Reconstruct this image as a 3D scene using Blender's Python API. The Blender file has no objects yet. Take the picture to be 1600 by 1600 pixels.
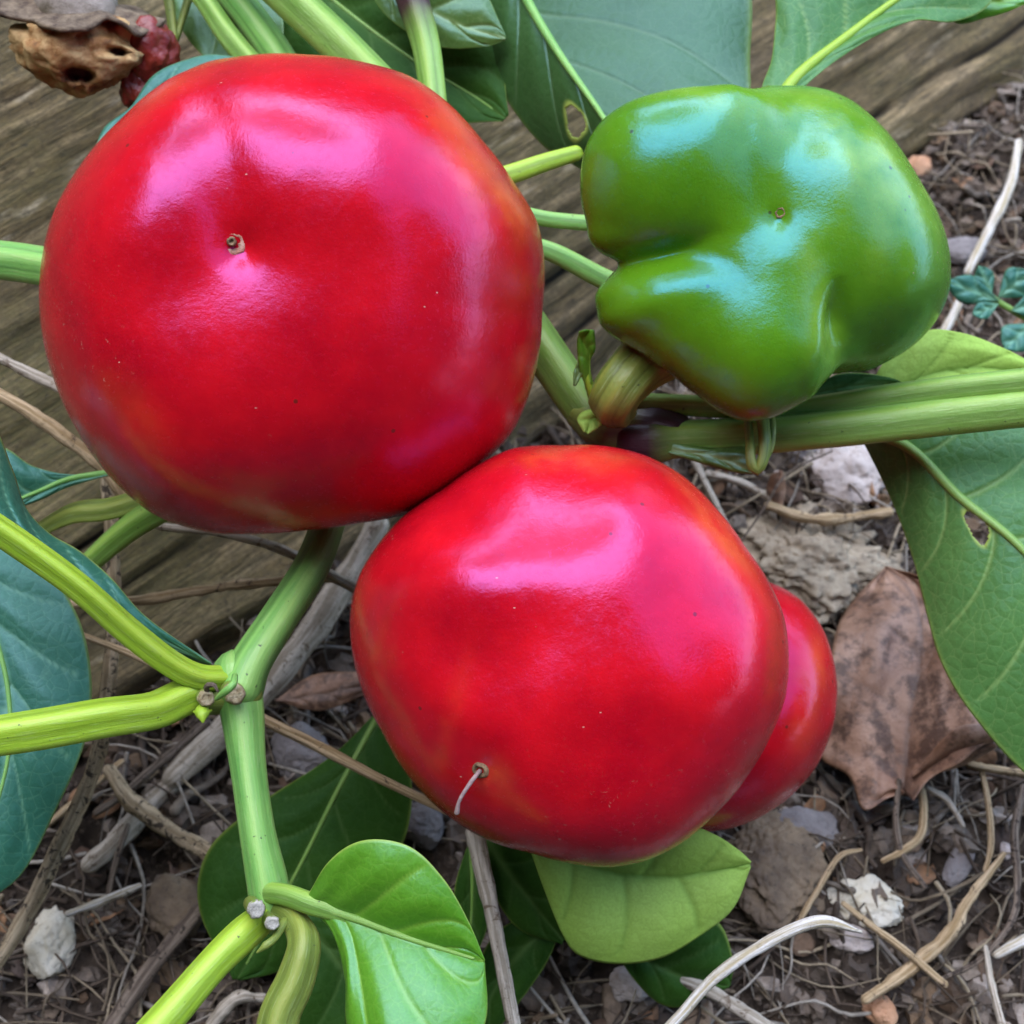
import bpy, bmesh, math, random
import numpy as np
from mathutils import Vector, Matrix

random.seed(7)
rng = np.random.default_rng(11)
scene = bpy.context.scene
C = scene.collection
CM = 0.01                                  # everything below is written in centimetres

# ------------------------------------------------------------------ camera
PITCH = math.radians(60.0)
TANF = math.tan(math.radians(20.0))
CAM = np.array([0.0, 0.0, 23.4])
F = np.array([0.0, math.cos(PITCH), -math.sin(PITCH)])
U = np.array([0.0, math.sin(PITCH), math.cos(PITCH)])
R = np.array([1.0, 0.0, 0.0])
cam_d = bpy.data.cameras.new('camera')
cam = bpy.data.objects.new('camera', cam_d)
C.objects.link(cam)
cam.location = Vector(CAM * CM)
cam.rotation_euler = (math.radians(90) - PITCH, 0, 0)
cam_d.angle = math.radians(40.0)
cam_d.clip_start = 0.005
cam_d.clip_end = 500.0
cam_d.dof.use_dof = True
cam_d.dof.focus_distance = 0.172
cam_d.dof.aperture_fstop = 42.0
scene.camera = cam

# ------------------------------------------------------------------ light
SUN_EL, SUN_AZ = math.radians(66), math.radians(-28)     # azimuth clockwise from +Y
world = bpy.data.worlds.new('World')
scene.world = world
world.use_nodes = True
wn = world.node_tree
bg = wn.nodes['Background']
sky = wn.nodes.new('ShaderNodeTexSky')
sky.sky_type = 'NISHITA'
sky.sun_disc = False
sky.sun_elevation = SUN_EL
sky.sun_rotation = SUN_AZ
sky.air_density = 1.0
sky.dust_density = 0.4
wn.links.new(sky.outputs[0], bg.inputs[0])
bg.inputs[1].default_value = 0.15
sl = bpy.data.lights.new('sun', 'SUN')
sl.energy = 1.5
sl.angle = math.radians(74)
sl.color = (0.97, 0.96, 1.0)
sun = bpy.data.objects.new('sun', sl)
C.objects.link(sun)
sd = Vector((math.sin(SUN_AZ) * math.cos(SUN_EL), math.cos(SUN_AZ) * math.cos(SUN_EL), math.sin(SUN_EL)))
sun.rotation_euler = sd.to_track_quat('Z', 'Y').to_euler()
sun.location = (1, 1, 2)
scene.view_settings.view_transform = 'Standard'
scene.view_settings.look = 'None'
scene.view_settings.gamma = 1
scene.view_settings.use_curve_mapping = False
scene.view_settings.exposure = 2.12
scene.cycles.use_denoising = True
scene.cycles.max_bounces = 8

# ------------------------------------------------------------------ maths
def P(px, py, d):
    """the place seen at pixel (px, py) of the 1600 px photograph, d cm deep"""
    return CAM + d * (F + (px - 800) / 800 * TANF * R + (800 - py) / 800 * TANF * U)
def pxs(d):                                # cm per pixel at depth d
    return d * TANF / 800
def ground_d(px, py, z=0.0):
    v = (800 - py) / 800 * TANF
    return (CAM[2] - z) / (math.sin(PITCH) - v * math.cos(PITCH))
def G(px, py, z=0.0):                      # point on the ground plane
    return P(px, py, ground_d(px, py, z))

def _hash(ix, iy, iz, seed):
    h = (ix * 374761393 + iy * 668265263 + iz * 2147483647 + seed * 1274126177) & 0xFFFFFFFF
    h = ((h ^ (h >> 13)) * 1274126177) & 0xFFFFFFFF
    h = (h ^ (h >> 16)) & 0xFFFFFFFF
    return h / 4294967295.0
def vnoise(p, seed=0):
    p = np.asarray(p, float)
    i = np.floor(p).astype(np.int64)
    f = p - i
    f = f * f * (3 - 2 * f)
    o = 0
    for dx in (0, 1):
        for dy in (0, 1):
            for dz in (0, 1):
                w = (f[..., 0] if dx else 1 - f[..., 0]) * (f[..., 1] if dy else 1 - f[..., 1]) * (f[..., 2] if dz else 1 - f[..., 2])
                o = o + w * _hash(i[..., 0] + dx, i[..., 1] + dy, i[..., 2] + dz, seed)
    return o * 2 - 1
def fbm(p, octv=4, seed=0, gain=0.5):
    p = np.asarray(p, float)
    s, a = 0, 1.0
    for k in range(octv):
        s = s + a * vnoise(p * (2 ** k) + 17.3 * k, seed + k)
        a *= gain
    return s
def spline(pts, n):
    """Catmull-Rom through the rows of pts, n samples evenly along it"""
    pts = np.asarray(pts, float)
    if len(pts) == 2:
        t = np.linspace(0, 1, n)[:, None]
        return pts[0] * (1 - t) + pts[1] * t
    q = np.vstack([2 * pts[0] - pts[1], pts, 2 * pts[-1] - pts[-2]])
    out = []
    for k in range(len(pts) - 1):
        p0, p1, p2, p3 = q[k:k + 4]
        for t in np.linspace(0, 1, 16, endpoint=False):
            out.append(0.5 * ((2 * p1) + (-p0 + p2) * t + (2 * p0 - 5 * p1 + 4 * p2 - p3) * t * t + (-p0 + 3 * p1 - 3 * p2 + p3) * t ** 3))
    out.append(pts[-1])
    out = np.array(out)
    s = np.concatenate([[0], np.cumsum(np.linalg.norm(np.diff(out[:, :min(3, out.shape[1])], axis=0), axis=1))])
    s /= s[-1]
    t = np.linspace(0, 1, n)
    return np.stack([np.interp(t, s, out[:, c]) for c in range(out.shape[1])], 1)
def smooth(a, b, x):
    t = np.clip((x - a) / (b - a), 0, 1)
    return t * t * (3 - 2 * t)

# ------------------------------------------------------------------ objects
def empty(name, loc, label=None, cat=None, group=None, kind=None):
    o = bpy.data.objects.new(name, None)
    o.empty_display_size = 0.005
    o.location = Vector(np.asarray(loc) * CM)
    C.objects.link(o)
    tag(o, label, cat, group, kind)
    return o
def tag(o, label=None, cat=None, group=None, kind=None):
    if label: o['label'] = label
    if cat: o['category'] = cat
    if group: o['group'] = group
    if kind: o['kind'] = kind
    return o
def world_loc(o):
    v = Vector((0, 0, 0))
    while o is not None:
        v += o.location
        o = o.parent
    return np.array(v) / CM
def make(name, V, Fc, mat, parent=None, uv=None, attrs=None, smooth_shade=True, origin=None, **tags):
    """one mesh object from points V (cm, world) and faces Fc"""
    V = np.asarray(V, float)
    o0 = V.mean(0) if origin is None else np.asarray(origin, float)
    me = bpy.data.meshes.new(name)
    me.from_pydata([tuple(v) for v in (V - o0) * CM], [], [tuple(int(i) for i in f) for f in Fc])
    if smooth_shade:
        me.polygons.foreach_set('use_smooth', np.ones(len(me.polygons), bool))
    if uv is not None:
        ul = me.uv_layers.new(name='UVMap')
        li = np.zeros(len(me.loops), np.int32)
        me.loops.foreach_get('vertex_index', li)
        ul.data.foreach_set('uv', np.asarray(uv, np.float32)[li].ravel())
    for k, a in (attrs or {}).items():
        a = np.asarray(a, np.float32)
        if a.ndim == 1:
            at = me.attributes.new(k, 'FLOAT', 'POINT')
            at.data.foreach_set('value', a)
        else:
            at = me.attributes.new(k, 'FLOAT_COLOR', 'POINT')
            at.data.foreach_set('color', np.hstack([a, np.ones((len(a), 1), np.float32)]).ravel())
    me.materials.append(mat)
    me.update()
    o = bpy.data.objects.new(name, me)
    C.objects.link(o)
    if parent is not None:
        o.parent = parent
        o.location = Vector((o0 - world_loc(parent)) * CM)
    else:
        o.location = Vector(o0 * CM)
    tag(o, **tags)
    return o

# ------------------------------------------------------------------ materials
class M:
    def __init__(s, name):
        s.m = bpy.data.materials.new(name)
        s.m.use_nodes = True
        s.t = s.m.node_tree
        s.b = s.t.nodes['Principled BSDF']
        s.out = s.t.nodes['Material Output']
        tc = s.n('ShaderNodeTexCoord')
        vm = s.n('ShaderNodeVectorMath', operation='SCALE')
        s.l(tc.outputs['Object'], vm.inputs[0])
        vm.inputs['Scale'].default_value = 100.0
        s.P = vm.outputs[0]
        s.UV = tc.outputs['UV']
    def n(s, t, **k):
        x = s.t.nodes.new(t)
        for a, b in k.items(): setattr(x, a, b)
        return x
    def l(s, a, b): s.t.links.new(a, b)
    def put(s, inp, v):
        if hasattr(v, 'links') or isinstance(v, bpy.types.NodeSocket): s.l(v, inp)
        else:
            if isinstance(v, (tuple, list)) and len(v) == 3 and inp.type == 'RGBA': v = (*v, 1)
            inp.default_value = v
    def set(s, **k):
        for a, v in k.items(): s.put(s.b.inputs[a.replace('_', ' ')], v)
    def scale(s, v, xyz):
        x = s.n('ShaderNodeVectorMath', operation='MULTIPLY')
        s.l(v, x.inputs[0]); x.inputs[1].default_value = xyz
        return x.outputs[0]
    def noise(s, sc, det=4, rough=0.55, vec=None, dist=0.0):
        x = s.n('ShaderNodeTexNoise')
        s.l(vec or s.P, x.inputs['Vector'])
        x.inputs['Scale'].default_value = sc
        x.inputs['Detail'].default_value = det
        x.inputs['Roughness'].default_value = rough
        x.inputs['Distortion'].default_value = dist
        return x.outputs['Fac']
    def vor(s, sc, vec=None, feature='F1', out='Distance', rnd=1.0):
        x = s.n('ShaderNodeTexVoronoi', feature=feature)
        s.l(vec or s.P, x.inputs['Vector'])
        x.inputs['Scale'].default_value = sc
        x.inputs['Randomness'].default_value = rnd
        return x.outputs[out]
    def ramp(s, f, stops):
        x = s.n('ShaderNodeValToRGB')
        s.l(f, x.inputs[0])
        e = x.color_ramp.elements
        while len(e) < len(stops): e.new(0.5)
        for k, (p, c) in enumerate(stops):
            e[k].position = p
            e[k].color = (*c, 1) if isinstance(c, (tuple, list)) else (c, c, c, 1)
        return x.outputs[0]
    def mix(s, f, a, b, mode='MIX'):
        x = s.n('ShaderNodeMix', data_type='RGBA', blend_type=mode)
        s.put(x.inputs[0], f); s.put(x.inputs[6], a); s.put(x.inputs[7], b)
        return x.outputs[2]
    def math(s, op, a, b=0.0, c=None):
        x = s.n('ShaderNodeMath', operation=op)
        s.put(x.inputs[0], a); s.put(x.inputs[1], b)
        if c is not None: s.put(x.inputs[2], c)
        return x.outputs[0]
    def attr(s, name, col=False):
        x = s.n('ShaderNodeAttribute', attribute_name=name)
        return x.outputs['Color' if col else 'Fac']
    def bump(s, h, strength=0.5, dist=0.05, normal=None):
        x = s.n('ShaderNodeBump')
        x.inputs['Strength'].default_value = strength
        x.inputs['Distance'].default_value = dist * CM
        s.l(h, x.inputs['Height'])
        if normal is not None: s.l(normal, x.inputs['Normal'])
        return x.outputs[0]

def pepper_mat(name, base, deep, patch, rough=0.23, spec=1.0, sss=0.12, blush=(0.3, 0.09, 0.01), tint=(0.74, 0.32, 1.0)):
    m = M(name)
    c = m.mix(m.ramp(m.noise(0.7, 4, 0.6), [(0.35, 0.0), (0.68, 1.0)]), base, deep)
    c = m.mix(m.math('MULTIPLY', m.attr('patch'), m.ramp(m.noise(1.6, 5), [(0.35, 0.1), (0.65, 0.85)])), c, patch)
    c = m.mix(m.attr('blush'), c, blush)
    # fine pores and a few pale scuffs
    pores = m.ramp(m.vor(22), [(0.0, 1.0), (0.16, 0.0)])
    c = m.mix(m.math('MULTIPLY', pores, 0.05), c, patch)
    pick = m.ramp(m.noise(1.1, 2), [(0.56, 0.0), (0.62, 1.0)])
    vv = m.scale(m.P, (1.0, 2.2, 1.4))
    sc = m.math('MULTIPLY', m.ramp(m.vor(2.9, vv), [(0.0, 1.0), (0.035, 1.0), (0.055, 0.0)]), m.ramp(m.noise(0.8, 3), [(0.55, 0.0), (0.60, 1.0)]))
    sc2 = m.math('MULTIPLY', m.ramp(m.noise(15, 5, 0.72, dist=1.0), [(0.635, 0.0), (0.70, 1.0)]), m.attr('scuff'))
    scu = m.math('MAXIMUM', sc, sc2)
    c = m.mix(m.math('MULTIPLY', scu, 0.75), c, (0.75, 0.55, 0.42))
    dk = m.math('MULTIPLY', m.ramp(m.vor(1.35), [(0.0, 1.0), (0.03, 1.0), (0.04, 0.0)]), 0.7)
    c = m.mix(dk, c, (0.05, 0.02, 0.01))
    c = m.mix(m.attr('scar'), c, (0.62, 0.40, 0.22))
    m.set(Specular_Tint=tint, Base_Color=c, Specular_IOR_Level=spec, Subsurface_Weight=sss, Subsurface_Scale=0.002,)  # blue of the sky put into the gloss colour of the highlights
    m.b.inputs['Subsurface Radius'].default_value = (1.0, 0.35, 0.2)
    r = m.math('ADD', m.math('ADD', m.math('MULTIPLY', m.noise(3, 4), 0.10), rough - 0.08), m.math('MULTIPLY', m.ramp(m.noise(11, 5, 0.7), [(0.45, 0.0), (0.7, 1.0)]), 0.12))
    c = m.mix(m.math('MULTIPLY', m.ramp(m.noise(24, 5, 0.75), [(0.55, 0.0), (0.8, 1.0)]), 0.025), c, (0.6, 0.42, 0.36))
    m.set(Base_Color=c)
    m.set(Roughness=r)
    h = m.math('ADD', m.math('MULTIPLY', m.noise(30, 3), 0.5), m.math('MULTIPLY', m.noise(2.5, 3), 2.0))
    m.set(Normal=m.bump(h, 0.11, 0.05))
    return m.m
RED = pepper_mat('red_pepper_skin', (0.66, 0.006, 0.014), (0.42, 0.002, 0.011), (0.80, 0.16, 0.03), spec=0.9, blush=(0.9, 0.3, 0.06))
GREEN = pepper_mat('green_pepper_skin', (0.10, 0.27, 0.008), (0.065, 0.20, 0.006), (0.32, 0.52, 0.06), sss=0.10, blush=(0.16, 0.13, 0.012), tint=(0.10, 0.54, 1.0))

def stem_mat(name, a, b, rib, dark=None, rough=0.42):
    m = M(name)
    st = m.scale(m.UV, (16.0, 0.35, 1.0))
    c = m.mix(m.ramp(m.noise(1.0, 3, vec=st), [(0.35, 0.0), (0.65, 1.0)]), a, b)
    c = m.mix(m.ramp(m.noise(1.4, 4), [(0.4, 0.0), (0.75, 0.8)]), c, b)
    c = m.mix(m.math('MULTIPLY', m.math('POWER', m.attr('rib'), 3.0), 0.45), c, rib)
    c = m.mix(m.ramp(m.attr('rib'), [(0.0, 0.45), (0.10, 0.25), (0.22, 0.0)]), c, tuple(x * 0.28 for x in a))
    st2 = m.scale(m.UV, (60.0, 2.5, 1.0))
    fine = m.noise(1.0, 4, 0.6, vec=st2)
    c = m.mix(m.ramp(fine, [(0.55, 0.0), (0.75, 0.45)]), c, (0.42, 0.52, 0.25))
    sp = m.ramp(m.noise(9, 4, 0.65), [(0.67, 0.0), (0.71, 0.8)])
    c = m.mix(sp, c, (0.03, 0.035, 0.02))
    c = m.mix(m.attr('node'), c, dark or (0.045, 0.012, 0.02))
    m.set(Base_Color=c, Roughness=rough, Specular_IOR_Level=0.5, Subsurface_Weight=0.1, Subsurface_Scale=0.0008)
    m.set(Normal=m.bump(m.math('ADD', fine, m.math('MULTIPLY', m.noise(18, 4), 0.6)), 0.45, 0.02))
    return m.m
STEM = stem_mat('green_stem', (0.14, 0.30, 0.035), (0.24, 0.42, 0.09), (0.36, 0.52, 0.06))
STEM_LIME = stem_mat('lime_stem', (0.26, 0.42, 0.02), (0.36, 0.54, 0.04), (0.50, 0.64, 0.07))
STEM_PALE = stem_mat('fresh_green_stem', (0.12, 0.34, 0.07), (0.24, 0.50, 0.11), (0.40, 0.58, 0.16))
STEM_OLIVE = stem_mat('olive_stem', (0.14, 0.20, 0.03), (0.22, 0.28, 0.05), (0.34, 0.36, 0.06))

def leaf_mat(name, a, b, vein, rough=0.42, trans=0.3, spec=0.5, bmp=0.4):
    m = M(name)
    c = m.mix(m.ramp(m.noise(0.8, 4), [(0.3, 0.0), (0.7, 1.0)]), a, b)
    cell = m.vor(5.5, feature='DISTANCE_TO_EDGE')
    net = m.ramp(cell, [(0.0, 1.0), (0.05, 0.0)])
    c = m.mix(m.math('MULTIPLY', net, 0.22), c, vein)
    mott = m.noise(28, 3, 0.7)
    c = m.mix(m.ramp(mott, [(0.35, 0.35), (0.6, 0.0)]), c, tuple(x * 0.6 for x in a))
    c = m.mix(m.math('MULTIPLY', m.attr('vein'), 0.9), c, vein)
    c = m.mix(m.ramp(m.noise(6.5, 5, 0.7), [(0.72, 0.0), (0.75, 0.7)]), c, (0.5, 0.5, 0.4))
    c = m.mix(m.attr('rim'), c, (0.42, 0.55, 0.10))
    m.set(Base_Color=c, Roughness=rough, Specular_IOR_Level=spec, Specular_Tint=(0.5, 0.85, 1.0))  # bluish specular colour stands in for skylight on the blades
    h = m.math('ADD', m.math('MULTIPLY', cell, 1.2), m.math('MULTIPLY', mott, 0.35))
    h = m.math('ADD', h, m.math('MULTIPLY', m.noise(2.2, 3), 1.0))
    nrm = m.bump(h, bmp, 0.03)
    m.set(Normal=nrm)
    tr = m.n('ShaderNodeBsdfTranslucent')
    m.l(m.mix(0.5, c, (0.35, 0.6, 0.04)), tr.inputs[0])
    mx = m.n('ShaderNodeMixShader')
    mx.inputs[0].default_value = trans * 0.5
    m.l(m.b.outputs[0], mx.inputs[1]); m.l(tr.outputs[0], mx.inputs[2])
    m.l(mx.outputs[0], m.out.inputs[0])
    return m.m
LEAF = leaf_mat('green_leaf', (0.075, 0.20, 0.045), (0.115, 0.27, 0.065), (0.34, 0.50, 0.16), spec=0.4)
LEAF_BLUE = leaf_mat('glossy_blue_green_leaf', (0.025, 0.12, 0.07), (0.045, 0.17, 0.10), (0.16, 0.34, 0.19), rough=0.45, trans=0.12, spec=0.7, bmp=0.28)
LEAF_TOP = leaf_mat('dusky_leaf', (0.04, 0.105, 0.022), (0.055, 0.14, 0.032), (0.13, 0.22, 0.09), rough=0.42, trans=0.3, spec=0.7, bmp=0.25)
LEAF_DARK = leaf_mat('dark_leaf', (0.025, 0.075, 0.008), (0.04, 0.105, 0.012), (0.09, 0.17, 0.04), rough=0.6, trans=0.2, spec=0.15)
LEAF_LIME = leaf_mat('lime_leaf', (0.11, 0.33, 0.012), (0.15, 0.40, 0.025), (0.32, 0.56, 0.07), rough=0.40, trans=0.5, spec=1.0, bmp=0.25)
LEAF_PALE = leaf_mat('pale_leaf_underside', (0.34, 0.54, 0.08), (0.40, 0.60, 0.12), (0.22, 0.38, 0.06), rough=0.65, trans=0.3, spec=0.25)
LEAF_OLIVE = leaf_mat('olive_leaf', (0.085, 0.17, 0.025), (0.12, 0.22, 0.04), (0.30, 0.42, 0.15), rough=0.38, trans=0.3, spec=0.8, bmp=0.25)

def twig_mat(name, a, b, dark, dens=0.6, rough=0.75):
    m = M(name)
    st = m.scale(m.UV, (10.0, 0.8, 1.0))
    g = m.noise(1.0, 5, 0.65, vec=st)
    c = m.mix(m.ramp(g, [(0.42, 0.0), (0.58, 1.0)]), tuple(x * 0.72 for x in a), b)
    fib = m.noise(1.0, 4, 0.7, vec=m.scale(m.UV, (34.0, 1.2, 1.0)))
    c = m.mix(m.ramp(fib, [(0.56, 0.0), (0.66, 0.75)]), c, dark)
    sp = m.ramp(m.noise(5.5, 5, 0.7, dist=0.6), [(dens, 0.0), (dens + 0.06, 0.9)])
    c = m.mix(sp, c, dark)
    m.set(Base_Color=c, Roughness=rough, Specular_IOR_Level=0.3)
    m.set(Normal=m.bump(m.math('ADD', g, m.math('MULTIPLY', m.noise(14, 5, 0.7), 0.8)), 0.9, 0.05))
    return m.m
TWIG_TAN = twig_mat('tan_twig', (0.46, 0.31, 0.15), (0.62, 0.46, 0.28), (0.06, 0.035, 0.025))
TWIG_PALE = twig_mat('bleached_twig', (0.46, 0.38, 0.28), (0.64, 0.56, 0.46), (0.16, 0.11, 0.07), dens=0.57)
TWIG_WHITE = twig_mat('white_straw', (0.66, 0.54, 0.33), (0.78, 0.74, 0.68), (0.20, 0.15, 0.10), dens=0.62)
TWIG_DARK = twig_mat('dark_twig', (0.14, 0.10, 0.075), (0.26, 0.20, 0.15), (0.03, 0.02, 0.015), dens=0.55)
TWIG_SPOT = twig_mat('rotting_twig', (0.46, 0.34, 0.20), (0.60, 0.47, 0.31), (0.035, 0.025, 0.02), dens=0.53)

def stone_mat(name, a, b, speck, rough=0.7, sc=1.6):
    m = M(name)
    c = m.mix(m.ramp(m.noise(sc, 6, 0.65), [(0.3, 0.0), (0.7, 1.0)]), a, b)
    c = m.mix(m.ramp(m.noise(9, 5, 0.7), [(0.55, 0.0), (0.7, 0.8)]), c, speck)
    m.set(Base_Color=c, Roughness=rough, Specular_IOR_Level=0.4)
    m.set(Normal=m.bump(m.noise(7, 6, 0.7), 0.7, 0.06))
    return m.m
ST_WHITE = stone_mat('pale_stone', (0.42, 0.34, 0.30), (0.62, 0.54, 0.49), (0.18, 0.13, 0.10))
ST_SAND = stone_mat('sandy_stone', (0.24, 0.18, 0.12), (0.50, 0.41, 0.29), (0.10, 0.075, 0.055), rough=0.9, sc=2.5)
ST_BROWN = stone_mat('brown_stone', (0.10, 0.07, 0.05), (0.26, 0.19, 0.12), (0.05, 0.04, 0.03), rough=0.85)
ST_CREAM = stone_mat('cream_stone', (0.60, 0.52, 0.36), (0.74, 0.70, 0.60), (0.28, 0.23, 0.15))
ST_RED = stone_mat('reddish_stone', (0.42, 0.20, 0.10), (0.50, 0.30, 0.18), (0.16, 0.09, 0.06))
ST_GREY = stone_mat('grey_clod', (0.16, 0.14, 0.14), (0.30, 0.27, 0.26), (0.07, 0.06, 0.055), rough=0.9)

def soil_mat():
    m = M('dark_soil')
    c = m.mix(m.ramp(m.noise(1.2, 6, 0.7), [(0.3, 0.0), (0.7, 1.0)]), (0.022, 0.016, 0.013), (0.12, 0.088, 0.064))
    c = m.mix(m.ramp(m.noise(6, 5, 0.7), [(0.55, 0.0), (0.75, 0.8)]), c, (0.34, 0.27, 0.20))
    m.set(Base_Color=c, Roughness=0.9, Specular_IOR_Level=0.2)
    m.set(Normal=m.bump(m.noise(9, 6, 0.75), 0.9, 0.12))
    return m.m
SOIL = soil_mat()
def crumb_mat():
    m = M('soil_crumbs')
    c = m.mix(m.ramp(m.noise(5, 5, 0.7), [(0.3, 0.6), (0.7, 0.0)]), m.attr('tint', True), (0.05, 0.038, 0.03))
    m.set(Base_Color=c, Roughness=0.85, Specular_IOR_Level=0.3)
    m.set(Normal=m.bump(m.noise(16, 5, 0.7), 0.8, 0.05))
    return m.m
CRUMB = crumb_mat()

def wood_mat():
    m = M('weathered_timber')
    u = m.scale(m.UV, (0.28, 2.6, 1.0))
    g = m.noise(1.0, 7, 0.66, vec=u, dist=0.25)
    c = m.ramp(g, [(0.30, (0.085, 0.056, 0.022)), (0.5, (0.22, 0.155, 0.072)), (0.68, (0.46, 0.34, 0.19))])
    u2 = m.scale(m.UV, (1.5, 16.0, 1.0))
    g2 = m.noise(1.0, 5, 0.7, vec=u2)
    c = m.mix(m.ramp(g2, [(0.40, 0.85), (0.56, 0.0)]), c, (0.06, 0.045, 0.024))
    u3 = m.scale(m.UV, (0.45, 2.4, 1.0))
    lt = m.ramp(m.noise(1.0, 5, 0.6, vec=u3), [(0.60, 0.0), (0.72, 0.9)])
    c = m.mix(lt, c, (0.56, 0.46, 0.31))
    gr = m.ramp(m.noise(0.22, 4, 0.6), [(0.42, 0.0), (0.62, 0.75)])
    c = m.mix(gr, c, m.mix(0.5, (0.085, 0.095, 0.025), c))
    c = m.mix(m.ramp(m.noise(0.30, 3, 0.6, vec=m.scale(m.P, (1, 1, 1.3))), [(0.58, 0.0), (0.72, 0.6)]), c, (0.11, 0.08, 0.05))
    c = m.mix(m.ramp(m.noise(9, 6, 0.8, vec=m.scale(m.P, (1, 1, 1))), [(0.40, 0.55), (0.55, 0.0)]), c, (0.07, 0.052, 0.03))
    c = m.mix(m.attr('crack'), c, (0.016, 0.012, 0.008))
    sp = m.ramp(m.noise(6, 5, 0.75), [(0.60, 0.0), (0.66, 0.8)])
    c = m.mix(sp, c, (0.035, 0.03, 0.018))
    m.set(Base_Color=c, Roughness=0.82, Specular_IOR_Level=0.3)
    h = m.math('ADD', m.math('MULTIPLY', g2, 0.8), m.math('ADD', g, m.math('MULTIPLY', m.noise(7, 5, 0.7), 0.4)))
    m.set(Normal=m.bump(h, 0.9, 0.09))
    return m.m
WOOD = wood_mat()

def dead_leaf_mat():
    m = M('dead_leaf')
    c = m.mix(m.ramp(m.noise(0.9, 5, 0.6), [(0.3, 0.0), (0.7, 1.0)]), (0.20, 0.09, 0.045), (0.52, 0.32, 0.22))
    c = m.mix(m.ramp(m.noise(2.2, 5, 0.7), [(0.46, 0.0), (0.60, 0.9)]), c, (0.085, 0.045, 0.03))
    c = m.mix(m.math('MULTIPLY', m.attr('vein'), 0.6), c, (0.11, 0.07, 0.055))
    c = m.mix(m.attr('rim'), c, (0.24, 0.12, 0.05))
    m.set(Base_Color=c, Roughness=0.5, Specular_IOR_Level=0.5)
    m.set(Normal=m.bump(m.noise(4, 5, 0.65), 0.7, 0.06))
    return m.m
DEAD = dead_leaf_mat()
def plain(name, a, b, sc=4, rough=0.7, bump=0.5, spec=0.4):
    m = M(name)
    m.set(Base_Color=m.mix(m.ramp(m.noise(sc, 5, 0.65), [(0.35, 0.0), (0.65, 1.0)]), a, b), Roughness=rough, Specular_IOR_Level=spec)
    m.set(Normal=m.bump(m.noise(sc * 3, 5, 0.7), bump, 0.04))
    return m.m
SCAR_B = plain('scar_brown', (0.12, 0.07, 0.035), (0.34, 0.22, 0.12), 14)
SCAR_P = plain('scar_pale', (0.50, 0.20, 0.13), (0.66, 0.40, 0.30), 14)
STYLE = plain('dried_style', (0.20, 0.13, 0.13), (0.34, 0.24, 0.22), 10)
STUB = plain('cut_stub', (0.26, 0.18, 0.08), (0.58, 0.50, 0.32), 10, bump=1.0)
STUB_W = plain('cut_stub_white', (0.34, 0.32, 0.27), (0.66, 0.62, 0.54), 12, bump=1.0)
DRYSTALK = plain('dry_stalk', (0.14, 0.11, 0.07), (0.42, 0.35, 0.29), 2.2, bump=1.0)
DRYCAL = plain('dry_calyx', (0.07, 0.042, 0.026), (0.26, 0.19, 0.12), 5, bump=1.0)
FLESH = None
def flesh_mat():
    m = M('withered_flesh')
    n = m.noise(2.4, 5, 0.65, dist=0.5)
    c = m.ramp(n, [(0.3, (0.08, 0.028, 0.008)), (0.44, (0.36, 0.17, 0.05)), (0.6, (0.58, 0.38, 0.16))])
    c = m.mix(m.attr('hole'), c, (0.04, 0.012, 0.006))
    m.set(Base_Color=c, Roughness=0.6, Normal=m.bump(m.noise(9, 6, 0.7), 0.8, 0.06))
    return m.m
FLESH = flesh_mat()
DRYRED = plain('shrivelled_red_skin', (0.13, 0.008, 0.006), (0.30, 0.035, 0.02), 2.2, rough=0.3, bump=0.8, spec=0.7)
LAWN = plain('garden_ground', (0.05, 0.075, 0.02), (0.10, 0.12, 0.045), 0.02, rough=0.9)
BARK = plain('tree_bark', (0.10, 0.075, 0.05), (0.18, 0.14, 0.10), 0.1, rough=0.9)
CROWN = plain('tree_leaves', (0.035, 0.075, 0.015), (0.06, 0.11, 0.025), 0.02, rough=0.6)

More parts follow.
